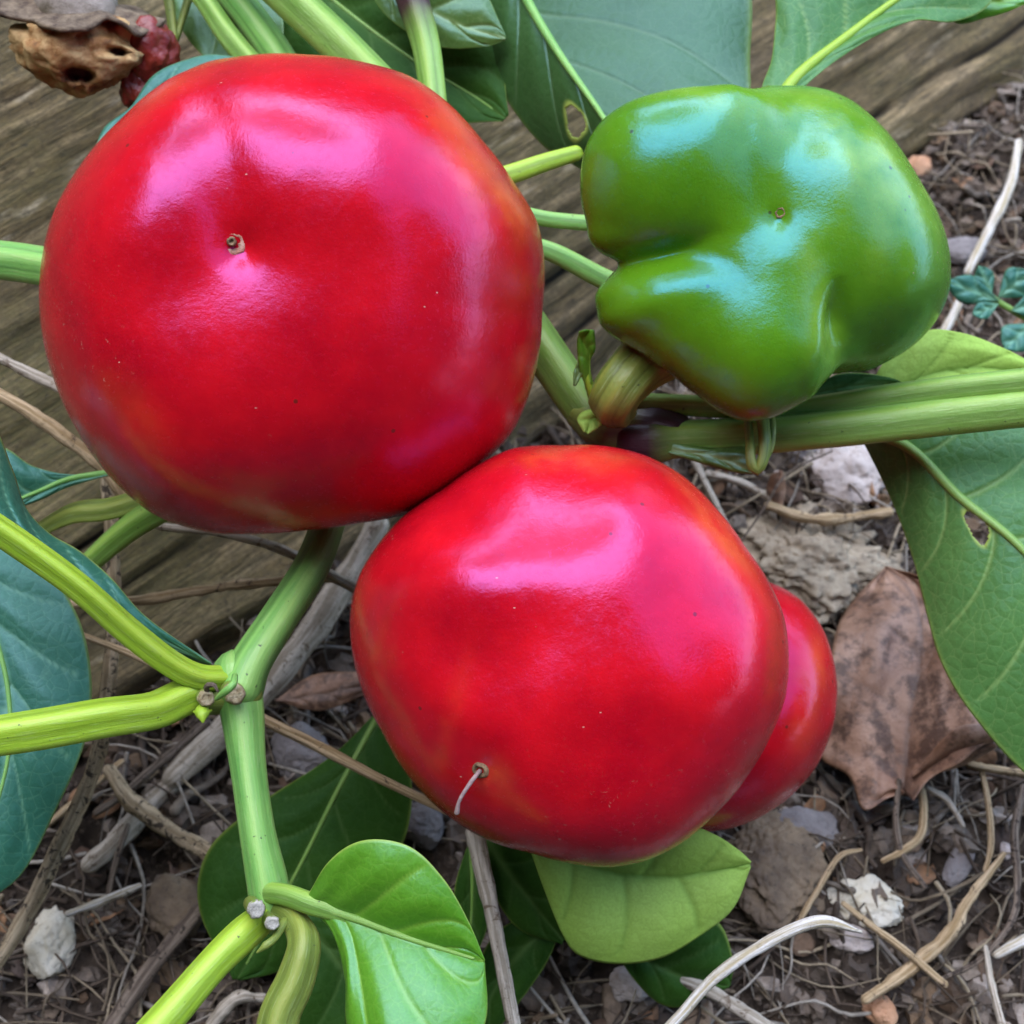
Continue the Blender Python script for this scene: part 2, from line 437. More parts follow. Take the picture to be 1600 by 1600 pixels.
# ------------------------------------------------------------------ builders
def tube(name, pts, mat, parent=None, seg=20, ribs=0, ribamp=0.10, n=None, rough=0.0, node=None, flat=1.0,
         world=False, capend=True, seed=0, twist=0.0, **tags):
    """pts rows: px, py, depth, half width in px  (or x, y, z, r in cm with world=True)"""
    pts = np.asarray(pts, float)
    if not world:
        W = np.array([np.append(P(a, b, c), r * pxs(c)) for a, b, c, r in pts])
    else:
        W = pts
    L = np.linalg.norm(np.diff(W[:, :3], axis=0), axis=1).sum()
    if n is None: n = int(max(6, min(90, L / max(0.06, W[:, 3].mean() * 0.35))))
    S = spline(W, n)
    if capend:
        e0 = S[0, :3] - S[1, :3]; e0 /= np.linalg.norm(e0)
        e1 = S[-1, :3] - S[-2, :3]; e1 /= np.linalg.norm(e1)
        pre = [np.append(S[0, :3] + e0 * S[0, 3] * a, S[0, 3] * b) for a, b in ((.85, .45), (.6, .75), (.3, .93))]
        post = [np.append(S[-1, :3] + e1 * S[-1, 3] * a, S[-1, 3] * b) for a, b in ((.3, .93), (.6, .75), (.85, .45))]
        S = np.vstack([pre, S, post]); n = len(S)
    Pp, Rr = S[:, :3], S[:, 3]
    T = np.gradient(Pp, axis=0)
    T /= np.linalg.norm(T, axis=1)[:, None]
    a = np.array([0, 0, 1.0]) if abs(T[0][2]) < 0.9 else np.array([1.0, 0, 0])
    N = np.cross(T[0], a); N /= np.linalg.norm(N)
    th = np.linspace(0, 2 * np.pi, seg, endpoint=False)
    V, UVs, RB, ND = [], [], [], []
    s = np.concatenate([[0], np.cumsum(np.linalg.norm(np.diff(Pp, axis=0), axis=1))])
    for i in range(n):
        N = N - T[i] * N.dot(T[i]); N /= np.linalg.norm(N)
        B = np.cross(T[i], N)
        w = th + twist * s[i]
        rr = Rr[i] * (1 + (ribamp * np.cos(ribs * th) if ribs else 0))
        ring = Pp[i] + (np.cos(w) * rr)[:, None] * N + (np.sin(w) * rr * flat)[:, None] * B
        V.append(ring)
        UVs.append(np.stack([th / (2 * np.pi), np.full(seg, s[i])], 1))
        RB.append(0.5 + 0.5 * np.cos(ribs * th) if ribs else np.full(seg, 0.4))
        ND.append(np.full(seg, 0.0 if node is None else max([math.exp(-((s[i] / s[-1] - c) / w_) ** 2) * k for c, w_, k in node] + [0])))
    V = np.vstack(V); UVs = np.vstack(UVs); RB = np.concatenate(RB); ND = np.concatenate(ND)
    if rough:
        nz = fbm(V * 2.2 / max(0.12, Rr.mean() * 4) * 0.6 + seed, 4, seed)
        ctr = np.repeat(Pp, seg, 0)
        V = ctr + (V - ctr) * (1 + rough * nz)[:, None]
        if node is not None:
            ND = np.clip(ND * (1.25 + 0.3 * nz), 0, 1)
    Fc = []
    for i in range(n - 1):
        for j in range(seg):
            k = (j + 1) % seg
            Fc.append((i * seg + j, i * seg + k, (i + 1) * seg + k, (i + 1) * seg + j))
    m0 = len(V)
    V = np.vstack([V, Pp[0] - T[0] * Rr[0] * 0.35, Pp[-1] + T[-1] * Rr[-1] * 0.35])
    UVs = np.vstack([UVs, [0, 0], [0, s[-1]]]); RB = np.append(RB, [0, 0]); ND = np.append(ND, [ND[0], ND[-1]])
    for j in range(seg):
        k = (j + 1) % seg
        Fc.append((m0, k, j))
        Fc.append((m0 + 1, (n - 1) * seg + j, (n - 1) * seg + k))
    if name is None:
        return V, Fc, UVs, RB, ND
    return make(name, V, Fc, mat, parent, uv=UVs, attrs={'rib': RB, 'node': ND}, **tags)

def d3(pts, d0, d1):
    out = []
    for k, p in enumerate(pts):
        if len(p) == 3: out.append(p)
        else: out.append((*p, d0 + (d1 - d0) * k / max(1, len(pts) - 1)))
    return out
def leaf(name, mid, L, Rt, mat, parent, d0=20, d1=20, curl=0.0, nv=6, cup=0.25, wave=0.05, sweep=0.30,
         n=84, mhalf=26, holes=(), thick=0.018, midr=0.0, midmat=None, veinw=0.035, seed=0, lift=0.0, rim=0.5, holerim=None, **tags):
    """a leaf blade hung on its midrib; mid, L, Rt: pixel outlines with depths"""
    mid = spline([P(*q) for q in d3(mid, d0, d1)], n)
    cl, cr_ = curl if isinstance(curl, tuple) else (curl, curl)
    Lc = spline([P(*q) for q in d3(L, d0 + cl, d1 + cl)], n)
    Rc = spline([P(*q) for q in d3(Rt, d0 + cr_, d1 + cr_)], n)
    ws = np.linspace(-1, 1, 2 * mhalf + 1)
    t = np.linspace(0, 1, n)
    V = np.zeros((n, len(ws), 3)); VE = np.zeros((n, len(ws))); RM = np.zeros((n, len(ws)))
    tocam = -F
    ln = np.linalg.norm(np.diff(mid, axis=0), axis=1).sum()
    r = np.random.default_rng(seed + 5)
    for j, w in enumerate(ws):
        E = Rc if w > 0 else Lc
        a = abs(w)
        p = mid * (1 - a) + E * a
        hw = np.linalg.norm(E - mid, axis=1)
        off = 0.37 if w > 0 else 0.0
        ph = (t - sweep * a ** 0.85 + 0.10 * a * a * np.sin(3 * t)) * nv + off
        dist = np.abs(ph - np.round(ph)) / nv * ln
        wd = veinw * (1.15 - 0.75 * a)
        sv = np.exp(-(dist / wd) ** 2) * (1 - smooth(0.82, 0.98, a)) * (np.round(ph) > off + 0.3)
        mv = np.exp(-(a * hw / (veinw * 1.6 * (1.3 - t))) ** 2)
        VE[:, j] = np.maximum(sv * 0.6, mv)
        quilt = np.cos(np.pi * (ph - np.round(ph))) ** 2
        z = cup * hw * (a * (1 - a)) * 1.6 + 0.05 * (1 - quilt) * np.minimum(hw, 1) * a * (1 - a) * 4 - 0.03 * sv
        z = z + wave * fbm(np.stack([t * ln * 0.5, np.full(n, w * 1.3), np.full(n, seed * 1.7)], 1), 3, seed) * a
        V[:, j] = p + tocam * z[:, None]
        RM[:, j] = smooth(0.955, 1.0, a) * rim
    nw = len(ws)
    V = V.reshape(-1, 3)
    Fc = []
    idx = lambda i, j: i * nw + j
    for i in range(n - 1):
        for j in range(nw - 1):
            Fc.append((idx(i, j), idx(i, j + 1), idx(i + 1, j + 1), idx(i + 1, j)))
    rimv = RM.ravel()
    if holes:
        q = V - CAM
        dd = q @ F
        px = 800 + (q @ R) / dd / TANF * 800
        py = 800 - (q @ U) / dd / TANF * 800
        hh = np.full(len(V), 9.0)
        for hx, hy, ha, hb, an in holes:
            c, s = math.cos(an), math.sin(an)
            ex = ((px - hx) * c + (py - hy) * s) / ha; ey = (-(px - hx) * s + (py - hy) * c) / hb
            ang = np.arctan2(ey, ex)
            hh = np.minimum(hh, np.hypot(ex, ey) / (1 + 0.12 * np.sin(3 * ang + 1)))
        Fc = [f for f in Fc if min(hh[k] for k in f) > 1.0]
        rimv = np.maximum(rimv, (1 - smooth(1.1, 1.5, hh)) * 0.9)
    uvs = np.stack([np.repeat(t, nw) * ln, np.tile(ws, n)], 1)
    o = make(name, V, Fc, mat, parent, uv=uvs, attrs={'vein': VE.ravel(), 'rim': rimv}, **tags)
    sm = o.modifiers.new('thickness', 'SOLIDIFY')
    sm.thickness = thick * CM
    sm.offset = 0
    if midr:
        rr = np.interp(t, [0, 1], [midr, midr * 0.25])
        pts = np.hstack([mid + tocam * 0.25 * midr, rr[:, None]])[::6]
        tube('midrib', pts, midmat or STEM, o, seg=12, world=True)
    return o

def ico(sub):
    bm = bmesh.new()
    bmesh.ops.create_icosphere(bm, subdivisions=sub, radius=1.0)
    V = np.array([v.co[:] for v in bm.verts]); Fc = [tuple(v.index for v in f.verts) for f in bm.faces]
    bm.free()
    return V, Fc
ICO7, ICO4, ICO6, ICO1 = ico(7), ico(5), ico(6), ico(1)
def cam_world(local, centre, d):
    """local px offsets (x right, y up, z to the camera) at depth d -> world"""
    c = P(centre[0], centre[1], d)
    ax = (c - CAM); ax = ax / np.linalg.norm(ax)
    zr = -ax
    xr = np.cross(U, zr); xr /= np.linalg.norm(xr)
    yr = np.cross(zr, xr)
    k = pxs(d)
    return c + (local[:, :1] * xr + local[:, 1:2] * yr + local[:, 2:3] * zr) * k

def outline_fn(pts, c, nsm=5):
    pts = np.asarray(pts, float)
    a = np.arctan2(-(pts[:, 1] - c[1]), pts[:, 0] - c[0])
    r = np.hypot(pts[:, 0] - c[0], pts[:, 1] - c[1])
    o = np.argsort(a); a, r = a[o], r[o]
    A = np.concatenate([a - 2 * np.pi, a, a + 2 * np.pi]); Rr = np.concatenate([r, r, r])
    g = np.linspace(-np.pi, np.pi, 361)
    v = np.interp(g, A, Rr)
    k = np.hanning(2 * nsm + 3)[1:-1]; k /= k.sum()
    v2 = np.convolve(np.concatenate([v[-nsm - 1:-1], v, v[1:nsm + 1]]), k, 'valid')
    v2 = v2[:361] if len(v2) >= 361 else np.interp(g, np.linspace(-np.pi, np.pi, len(v2)), v2)
    return lambda th: np.interp(th, g, v2)
def bumpsum(x, y, z, bumps):
    """bumps: cx, cy, sx, sy, angle, amp (px, y up from centre), only on the front"""
    s = np.zeros(len(x))
    front = smooth(-40, 60, z)
    for cx, cy, sx, sy, an, amp in bumps:
        c, si = math.cos(an), math.sin(an)
        u = (x - cx) * c + (y - cy) * si; v = -(x - cx) * si + (y - cy) * c
        s += amp * np.exp(-0.5 * (u / sx) ** 2 - 0.5 * (v / sy) ** 2) * front
    return s
def groove(x, y, z, a, b, w, amp):
    """a valley running from a to b (px, y up)"""
    a = np.array(a, float); b = np.array(b, float)
    ab = b - a
    t = ((x - a[0]) * ab[0] + (y - a[1]) * ab[1]) / ab.dot(ab)
    amp = amp * smooth(-0.15, 0.45, t)
    t = np.clip(t, 0, 1)
    d = np.hypot(x - a[0] - t * ab[0], y - a[1] - t * ab[1])
    return -amp * np.exp(-0.5 * (d / (w * (0.6 + 0.6 * t))) ** 2) * smooth(-60, 60, z)
def pick(x, y, z, blobs):
    s = np.zeros(len(x))
    for cx, cy, sx, sy, an, amp in blobs:
        c, si = math.cos(an), math.sin(an)
        u = (x - cx) * c + (y - cy) * si; v = -(x - cx) * si + (y - cy) * c
        s = np.maximum(s, amp * np.exp(-0.5 * (u / sx) ** 2 - 0.5 * (v / sy) ** 2) * (z > -30))
    return np.clip(s, 0, 1)

def pepper(centre, d, outline, rz, mat, label, blossom=None, bumps=(), grooves=(), patches=(), blush=(), scuff=(),
           scars=(), q=0.9, sdf=None, dimple=(60, 20), group=None, seed=0, back=1.0):
    D, Fc = ICO7
    x, y, z = D.T
    fn = outline_fn(outline, centre, 2)
    th = np.arctan2(y, x)
    ri = np.hypot(x, y)
    if sdf is None:
        rs = fn(th) / 1.015
        rr = rs * np.sin(np.arctan2(ri, np.abs(z))) ** q
        X, Y = rr * np.cos(th), rr * np.sin(th)
        Z = rz * np.sign(z) * np.abs(z) ** 0.95 * np.where(z < 0, back, 1)
    else:
        lo, hi = np.zeros(len(D)), np.full(len(D), 520.0)
        for _ in range(24):
            mdl = (lo + hi) / 2
            ins = sdf(D * mdl[:, None]) < 0
            lo = np.where(ins, mdl, lo); hi = np.where(ins, hi, mdl)
        Q = D * lo[:, None]
        # in-plane fit to the traced outline
        rq = np.hypot(Q[:, 0], Q[:, 1])
        g = np.linspace(-np.pi, np.pi, 241)
        bi = np.clip(((th + np.pi) / (2 * np.pi) * 240).round().astype(int), 0, 240)
        mx = np.zeros(241); np.maximum.at(mx, bi, rq)
        mx[0] = mx[240] = max(mx[0], mx[240])
        fg = fn(g) / 1.015 / np.maximum(mx, 1)
        fg = np.convolve(np.concatenate([fg[-9:-1], fg, fg[1:9]]), np.ones(17) / 17, 'valid')
        f = np.interp(th, g, fg)
        w = smooth(0.25, 0.85, rq / np.interp(th, g, mx))
        f = 1 + (f - 1) * w
        X, Y, Z = Q[:, 0] * f, Q[:, 1] * f, Q[:, 2]
    nrm = np.stack([X, Y, Z], 1); nrm /= np.linalg.norm(nrm, axis=1)[:, None]
    s = bumpsum(X, Y, Z, bumps)
    for gr in grooves: s = s + groove(X, Y, Z, *gr)
    if blossom:
        bx, by = blossom[0] - centre[0], centre[1] - blossom[1]
        rb = np.hypot(X - bx, Y - by)
        s = s - dimple[1] * np.exp(-0.5 * (rb / dimple[0]) ** 2) * (Z > 0)
        s = s - dimple[1] * 0.35 * np.exp(-0.5 * (rb / (dimple[0] * 0.28)) ** 2) * (Z > 0)
    s = s + 2.4 * fbm(nrm * 2.2 + seed, 2, seed)
    X, Y, Z = X + nrm[:, 0] * s, Y + nrm[:, 1] * s, Z + nrm[:, 2] * s
    loc = np.stack([X, Y, Z], 1)
    for _ in range(3):                     # settle the silhouette on the traced outline
        Wd = cam_world(loc, centre, d)
        qv = Wd - CAM
        dd = qv @ F
        sx = 800 + (qv @ R) / dd / TANF * 800 - centre[0]
        sy = centre[1] - (800 - (qv @ U) / dd / TANF * 800)
        ta, ra = np.arctan2(sy, sx), np.hypot(sx, sy)
        gg = np.linspace(-np.pi, np.pi, 181)
        bi = np.clip(((ta + np.pi) / (2 * np.pi) * 180).round().astype(int), 0, 180)
        mx = np.zeros(181); np.maximum.at(mx, bi, ra)
        mx[0] = mx[180] = max(mx[0], mx[180])
        ff = np.clip(fn(gg) / np.maximum(mx, 1), 0.95, 1.03)
        ff = np.convolve(np.concatenate([ff[-4:-1], ff, ff[1:4]]), np.ones(7) / 7, 'valid')
        sc_ = np.interp(ta, gg, ff)
        sc_ = 1 + (sc_ - 1) * smooth(0.15, 0.8, ra / np.interp(ta, gg, mx))
        loc = loc * np.stack([sc_, sc_, np.ones_like(sc_)], 1)
    X, Y, Z = loc.T
    Wd = cam_world(loc, centre, d)
    o0 = P(centre[0], centre[1], d)
    root = empty('red_pepper' if mat is RED else 'green_pepper', o0, label, 'pepper', 'ripe red peppers on the plant' if mat is RED else None)
    sc = np.zeros(len(X))
    for cx, cy, ra, rb_, an in scars:
        cx, cy = cx - centre[0], centre[1] - cy
        c, si = math.cos(an), math.sin(an)
        u = (X - cx) * c + (Y - cy) * si; v = -(X - cx) * si + (Y - cy) * c
        sc = np.maximum(sc, (1 - smooth(0.8, 1.0, np.hypot(u / ra, v / rb_) * (1 + 0.25 * vnoise(np.stack([X, Y, Z], 1) / 6)))) * (Z > 0))
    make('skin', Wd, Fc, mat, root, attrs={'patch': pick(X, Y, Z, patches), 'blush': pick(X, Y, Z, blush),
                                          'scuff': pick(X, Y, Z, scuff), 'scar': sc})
    def surf(px, py):                      # surface point and normal under a pixel, for parts that sit on the skin
        a, b = px - centre[0], centre[1] - py
        dd = (X - a) ** 2 + (Y - b) ** 2 + np.where(Z > 0, 0, 1e9)
        k = np.argsort(dd)[:12]
        pt = loc[k].mean(0)
        k2 = np.argsort(dd)[:80]
        qv = loc[k2] - loc[k2].mean(0)
        nn = np.linalg.svd(qv)[2][2]
        if nn.dot(pt) < 0: nn = -nn
        e = cam_world(np.stack([pt, pt + nn]), centre, d)
        v = e[1] - e[0]
        return e[0], v / np.linalg.norm(v), pxs(d)
    return root, surf

def disc_blob(name, pos, nrm, r, mat, parent, h=0.3, hollow=0.5, seed=0, **tags):
    """a small cratered disc (blossom scar, cut end) lying on a surface"""
    a = np.array([1.0, 0, 0]) if abs(nrm[0]) < 0.8 else np.array([0, 1.0, 0])
    t1 = np.cross(nrm, a); t1 /= np.linalg.norm(t1); t2 = np.cross(nrm, t1)
    prof = [(0.0, h - hollow), (0.3, h - hollow * 0.9), (0.55, h - 0.12), (0.75, h + 0.05), (0.95, h * 0.7), (1.1, -0.15), (1.12, -0.5)]
    seg = 22
    V = [pos + nrm * prof[0][1] * r]
    for (rr, z) in prof[1:]:
        for j in range(seg):
            an = 2 * np.pi * j / seg
            k = 1 + 0.15 * vnoise(np.array([math.cos(an) * 3.4 + seed, math.sin(an) * 3.4, rr * 2]), seed)
            V.append(pos + (t1 * math.cos(an) + t2 * math.sin(an)) * rr * r * k + nrm * r * (z + 0.1 * vnoise(np.array([an * 2, rr * 5, seed]), seed)))
    Fc = [(0, 1 + j, 1 + (j + 1) % seg) for j in range(seg)]
    for i in range(len(prof) - 2):
        for j in range(seg):
            k = (j + 1) % seg
            Fc.append((1 + i * seg + j, 1 + (i + 1) * seg + j, 1 + (i + 1) * seg + k, 1 + i * seg + k))
    return make(name, np.array(V), Fc, mat, parent, **tags)

def rock(name, px, py, rx, ry, mat, z=None, h=0.7, ang=0.0, rough=0.22, seed=0, facet=0.0, sub=ICO4, fine=0.03, **tags):
    """a stone lying on the ground at pixel px, py, half size rx, ry in px"""
    d = ground_d(px, py)
    k = pxs(d)
    a, b = rx * k, ry * k / 0.9
    D, Fc = sub
    n = fbm(D * 1.3 + seed * 3.1, 5, seed, 0.55)
    r = 1 + rough * n
    if facet:
        for q in range(14):
            v = np.random.default_rng(seed * 31 + q).normal(size=3); v /= np.linalg.norm(v)
            dt = D @ v
            lim = 0.72 + 0.2 * np.random.default_rng(seed * 17 + q).random()
            r = np.where(dt * r > lim, r * (1 - facet) + facet * lim / np.maximum(dt, 0.3), r)
    r = r + fine * fbm(D * 7 + seed, 4, seed + 9, 0.7)
    Q = D * r[:, None] * np.array([a, b, h * min(a, b)])
    c, s = math.cos(ang), math.sin(ang)
    Q = np.stack([Q[:, 0] * c - Q[:, 1] * s, Q[:, 0] * s + Q[:, 1] * c, Q[:, 2]], 1)
    pos = G(px, py)
    pos[2] = (h * min(a, b) * 0.35) if z is None else z
    return make(name, Q + pos, Fc, mat, origin=pos, group='stones and clods lying on the soil', **tags)

# ================================================================== SETTING
# ---- ground: one sheet, fine near the plants, coarse to the horizon
def ground_h(x, y):
    p = np.stack([x, y, np.zeros_like(x)], -1)
    h = 0.30 * fbm(p * 0.35, 3, 3) + 0.20 * fbm(p * 1.2, 4, 8) + 0.06 * fbm(p * 4.5, 2, 21)
    return h
ng = 420
s = np.linspace(-1, 1, ng)
gx = 0.5 + 16 * s + 5000 * np.sign(s) * np.abs(s) ** 22
gy = 15.0 + 17 * s + 5000 * np.sign(s) * np.abs(s) ** 22
GX, GY = np.meshgrid(gx, gy)
near = 1 - smooth(14, 60, np.hypot(GX, GY - 15))
GZ = ground_h(GX, GY) * (0.15 + 0.85 * near) - 0.25
V = np.stack([GX, GY, GZ], -1).reshape(-1, 3)
Fc = [(i * ng + j, i * ng + j + 1, (i + 1) * ng + j + 1, (i + 1) * ng + j) for i in range(ng - 1) for j in range(ng - 1)]
make('ground', V, Fc, SOIL, origin=(0, 0, 0), kind='structure')

# ---- weathered timber edging, leaning back along the bed
A0 = G(0, 1285); B0 = G(1420, 252)
tl = (B0 - A0); tl[2] = 0; tl /= np.linalg.norm(tl)
nh = np.array([tl[1], -tl[0], 0])
if nh.dot(-A0) < 0 and nh[1] > 0: nh = -nh
AL = math.radians(35)
sv = np.array([-nh[0] * math.cos(AL), -nh[1] * math.cos(AL), math.sin(AL)])
Nw = np.cross(tl, sv); Nw = Nw if Nw[2] > 0 else -Nw
nu, nvv = 620, 230
uu = np.linspace(-22, 52, nu)
prof_s = np.concatenate([np.linspace(-1.6, 0.0, 14)[:-1], np.linspace(0, 24, nvv - 13)])
UU, SS = np.meshgrid(uu, prof_s)
pn = np.stack([UU * 0.10, SS * 2.6, np.zeros_like(UU)], -1)
hgt = 0.07 * fbm(pn, 4, 31) + 0.06 * fbm(np.stack([UU * 0.5, SS * 7, UU * 0], -1), 3, 37) + 0.10 * fbm(np.stack([UU * .2, SS * .3, UU * 0], -1), 2, 39)
crack = np.zeros_like(UU)
for (s0, sl_, a, b, w, dp) in [(11.6, .02, -20, 6, .05, .5), (12.9, .03, -20, 3, .045, .45), (10.4, -.015, -16, 9, .06, .6), (7.6, .01, -20, 2, .04, .35),
                               (5.0, .02, -8, 6, .035, .3), (3.2, -.01, -4, 12, .04, .3), (2.0, .015, 2, 22, .04, .35), (6.6, .0, 18, 40, .05, .4),
                               (3.8, .01, 22, 44, .05, .4), (9.0, .01, 10, 30, .05, .4), (14.8, 0, -20, 20, .06, .6), (1.2, .0, 8, 34, .05, .3)]:
    line = s0 + sl_ * UU + 0.14 * fbm(np.stack([UU * 0.35, UU * 0 + s0, UU * 0], -1), 3, int(s0 * 10))
    env = smooth(a, a + 3, UU) * (1 - smooth(b - 4, b, UU))
    ww = w * (0.4 + 0.6 * env)
    c = np.exp(-((SS - line) / ww) ** 2) * env
    crack = np.maximum(crack, c)
    hgt = hgt - dp * c
hgt = hgt + 0.22 * np.exp(-((SS - 0.75) / 0.35) ** 2) - 0.04 * np.exp(-((SS - 1.7) / 0.35) ** 2)      # raised lower lip
edge = np.where(SS < 0, SS, 0)
base = A0[None, None, :] + UU[..., None] * tl + np.where(SS > 0, SS, 0)[..., None] * sv
V = base + (hgt + np.where(SS < 0, SS * 1.1, 0))[..., None] * Nw + np.where(SS < 0, SS * 0.10, 0)[..., None] * sv
wavy = 0.25 * fbm(np.stack([UU * 0.4, UU * 0, UU * 0 + 4], -1), 3, 77)
V = V - (wavy * (1 - smooth(0, 2, SS)))[..., None] * sv
nu_, nv_ = UU.shape[1], UU.shape[0]
V = V.reshape(-1, 3)
Fc = [(i * nu_ + j, i * nu_ + j + 1, (i + 1) * nu_ + j + 1, (i + 1) * nu_ + j) for i in range(nv_ - 1) for j in range(nu_ - 1)]
# back and end faces close the timber
last = [(nv_ - 1) * nu_ + j for j in range(nu_)]
nb = len(V)
V = np.vstack([V, V[last] - Nw * 6 - np.array([0, 0, 2]), V[:nu_] - Nw * 6 - np.array([0, 0, 2])])
for j in range(nu_ - 1):
    Fc.append((last[j], last[j + 1], nb + j + 1, nb + j))
    Fc.append((nb + j, nb + j + 1, nb + nu_ + j + 1, nb + nu_ + j))
Fc.append(tuple(i * nu_ for i in range(nv_)) + (nb, nb + nu_))
Fc.append(tuple(i * nu_ + nu_ - 1 for i in range(nv_))[::-1] + (nb + nu_ + nu_ - 1, nb + nu_ - 1))
uvw = np.zeros((len(V), 2)); uvw[:nb] = np.stack([UU.ravel(), SS.ravel()], 1)
cr = np.zeros(len(V)); cr[:nb] = crack.ravel()
make('timber', V, Fc, WOOD, uv=uvw, attrs={'crack': cr}, origin=A0,
     label='weathered grey brown timber edging with long cracks behind the peppers', cat='timber')

# ---- unseen trees added round the bed to block sky and bound the reflections
def tree(x, y, th, cz, rr, nleaf, label, seed, lsz=0.16, squash=0.8):
    r = np.random.default_rng(seed)
    root = empty('unseen_blocker_tree', (x, y, -0.3), label, 'tree', None)
    tube('trunk', [(x, y, -10, th), (x + 4, y - 3, cz * 0.35, th * .8), (x, y, cz * .7, th * .6), (x + 5, y, cz, th * .3)], BARK, root, seg=14, world=True, rough=0.05, seed=seed)
    n = nleaf
    v = r.normal(size=(n, 3)); v /= np.linalg.norm(v, axis=1)[:, None]
    lob = 1 + 0.22 * fbm(v * 2.2 + seed, 3, seed)
    p = v * (rr * lob * (0.55 + 0.45 * r.random(n) ** 0.4))[:, None] * np.array([1, 1, squash]) + np.array([x, y, cz])
    a = r.normal(size=(n, 3)); a /= np.linalg.norm(a, axis=1)[:, None]
    b = np.cross(a, r.normal(size=(n, 3))); b /= np.linalg.norm(b, axis=1)[:, None]
    sz = (lsz * rr * (0.6 + 0.8 * r.random(n)))[:, None]
    a2, b2 = a * sz, b * sz * 0.55
    V = np.stack([p - a2, p + b2, p + a2, p - b2], 1).reshape(-1, 3)
    Fc = [(4 * i, 4 * i + 1, 4 * i + 2, 4 * i + 3) for i in range(n)]
    make('crown', V, Fc, CROWN, root, smooth_shade=False)
tree(-20, -225, 14, 225, 190, 2600, 'unseen leafy tree added behind the camera to block overhead sky', 1)
tree(-330, 60, 12, 150, 150, 1500, 'unseen round tree added left of the bed to block sky', 2)
tree(60, 520, 12, 130, 170, 1500, 'unseen leafy tree added beyond the timber to block low sky', 3)
tree(330, -140, 12, 150, 140, 1400, 'unseen small tree added behind the camera at right to block sky', 4)

def hedge(x0, x1, y0, y1, h, n, label, seed):  # unseen hedges, added to keep the bright horizon out of the reflections
    r = np.random.default_rng(seed)
    root = empty('unseen_blocker_hedge', ((x0 + x1) / 2, (y0 + y1) / 2, 0), label, 'hedge')
    i_ = 12
    bx = np.array([(x, y, z) for z in (-5, h - 12) for x, y in ((x0 + i_, y0 + i_), (x1 - i_, y0 + i_), (x1 - i_, y1 - i_), (x0 + i_, y1 - i_))])
    make('blocker_core', bx, [(0, 3, 2, 1), (4, 5, 6, 7), (0, 1, 5, 4), (1, 2, 6, 5), (2, 3, 7, 6), (3, 0, 4, 7)], CROWN, root, smooth_shade=False)  # opaque box inside the added hedge, lets no sky through
    p = r.uniform((x0, y0, 0), (x1, y1, h), (n, 3))
    k = r.integers(0, 3, n)                                  # leaves crowd towards the outside
    for q, (lo, hi) in enumerate(((x0, x1), (y0, y1), (0, h))):
        sel = k == q
        p[sel, q] = np.where(r.random(sel.sum()) < (0.5 if q < 2 else 0.0), lo, hi) + r.normal(size=sel.sum()) * 5
    a = r.normal(size=(n, 3)); a /= np.linalg.norm(a, axis=1)[:, None]
    b = np.cross(a, r.normal(size=(n, 3))); b /= np.linalg.norm(b, axis=1)[:, None]
    sz = (7 + 6 * r.random(n))[:, None]
    V = np.stack([p - a * sz, p + b * sz * .5, p + a * sz, p - b * sz * .5], 1).reshape(-1, 3)
    make('foliage', V, [(4 * i, 4 * i + 1, 4 * i + 2, 4 * i + 3) for i in range(n)], CROWN, root, smooth_shade=False)
tree(-60, 215, 6, 300, 92, 230, 'unseen sparse tree added beyond the timber to break up highlights', 9, lsz=0.20)  # added crown crossing the sun disc, breaks up highlights on the skins
hedge(-230, -150, -260, 330, 230, 3500, 'unseen hedge added along the left side to block horizon sky', 5)
hedge(-150, 300, -260, -190, 230, 3500, 'unseen hedge added behind the camera to block horizon sky', 6)
hedge(-150, 260, 300, 360, 120, 2500, 'unseen low hedge added beyond the timber to block horizon sky', 7)

# ================================================================== PEPPERS
OL1 = [(400,85),(330,95),(260,125),(190,185),(120,265),(80,340),(62,430),(65,520),(90,610),(130,690),(180,755),(240,805),(320,832),(400,835),(480,828),(560,818),(640,803),(700,770),(760,720),(805,670),(835,590),(848,480),(851,400),(838,340),(800,280),(750,215),(700,160),(640,118),(560,95),(480,85)]
pep1, sf1 = pepper((457, 460), 19.0, OL1, 315, RED, 'largest red pepper, upper left, with a brown blossom scar facing up',
    blossom=(377, 393), dimple=(82, 40), q=0.84, seed=3,
    bumps=[(100, 190, 150, 95, 0.5, 24), (-215, 140, 80, 130, -0.5, 20), (150, 80, 90, 60, 0, 7), (175, 90, 90, 110, 0, 9), (-80, -230, 180, 110, 0, 12), (210, -190, 120, 120, 0, 10), (330, 110, 60, 100, 0.7, 8), (-235, -180, 60, 80, 0.7, 14)],
    grooves=[((-85, 60), (-125, 330), 44, 19), ((-40, 60), (330, 40), 60, 8), ((-110, 40), (-330, -60), 60, 9), ((-60, 20), (0, -360), 70, 8)],
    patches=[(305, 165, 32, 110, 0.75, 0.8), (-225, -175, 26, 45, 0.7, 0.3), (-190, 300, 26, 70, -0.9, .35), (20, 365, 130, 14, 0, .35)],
    scuff=[(-330, -60, 60, 160, 0.2, 0.9), (-50, -300, 230, 60, 0, 0.6)], group=None)
p, n_, k = sf1(377, 393)
disc_blob('blossom_scar', p, n_, 16 * k, SCAR_P, pep1, h=0.04, hollow=0.20, seed=2)
disc_blob('blossom_tip', p + n_ * 0.05 + P(374, 391, 19) - P(377, 393, 19), n_, 6 * k, SCAR_B, pep1, h=0.7, hollow=0.7, seed=5)

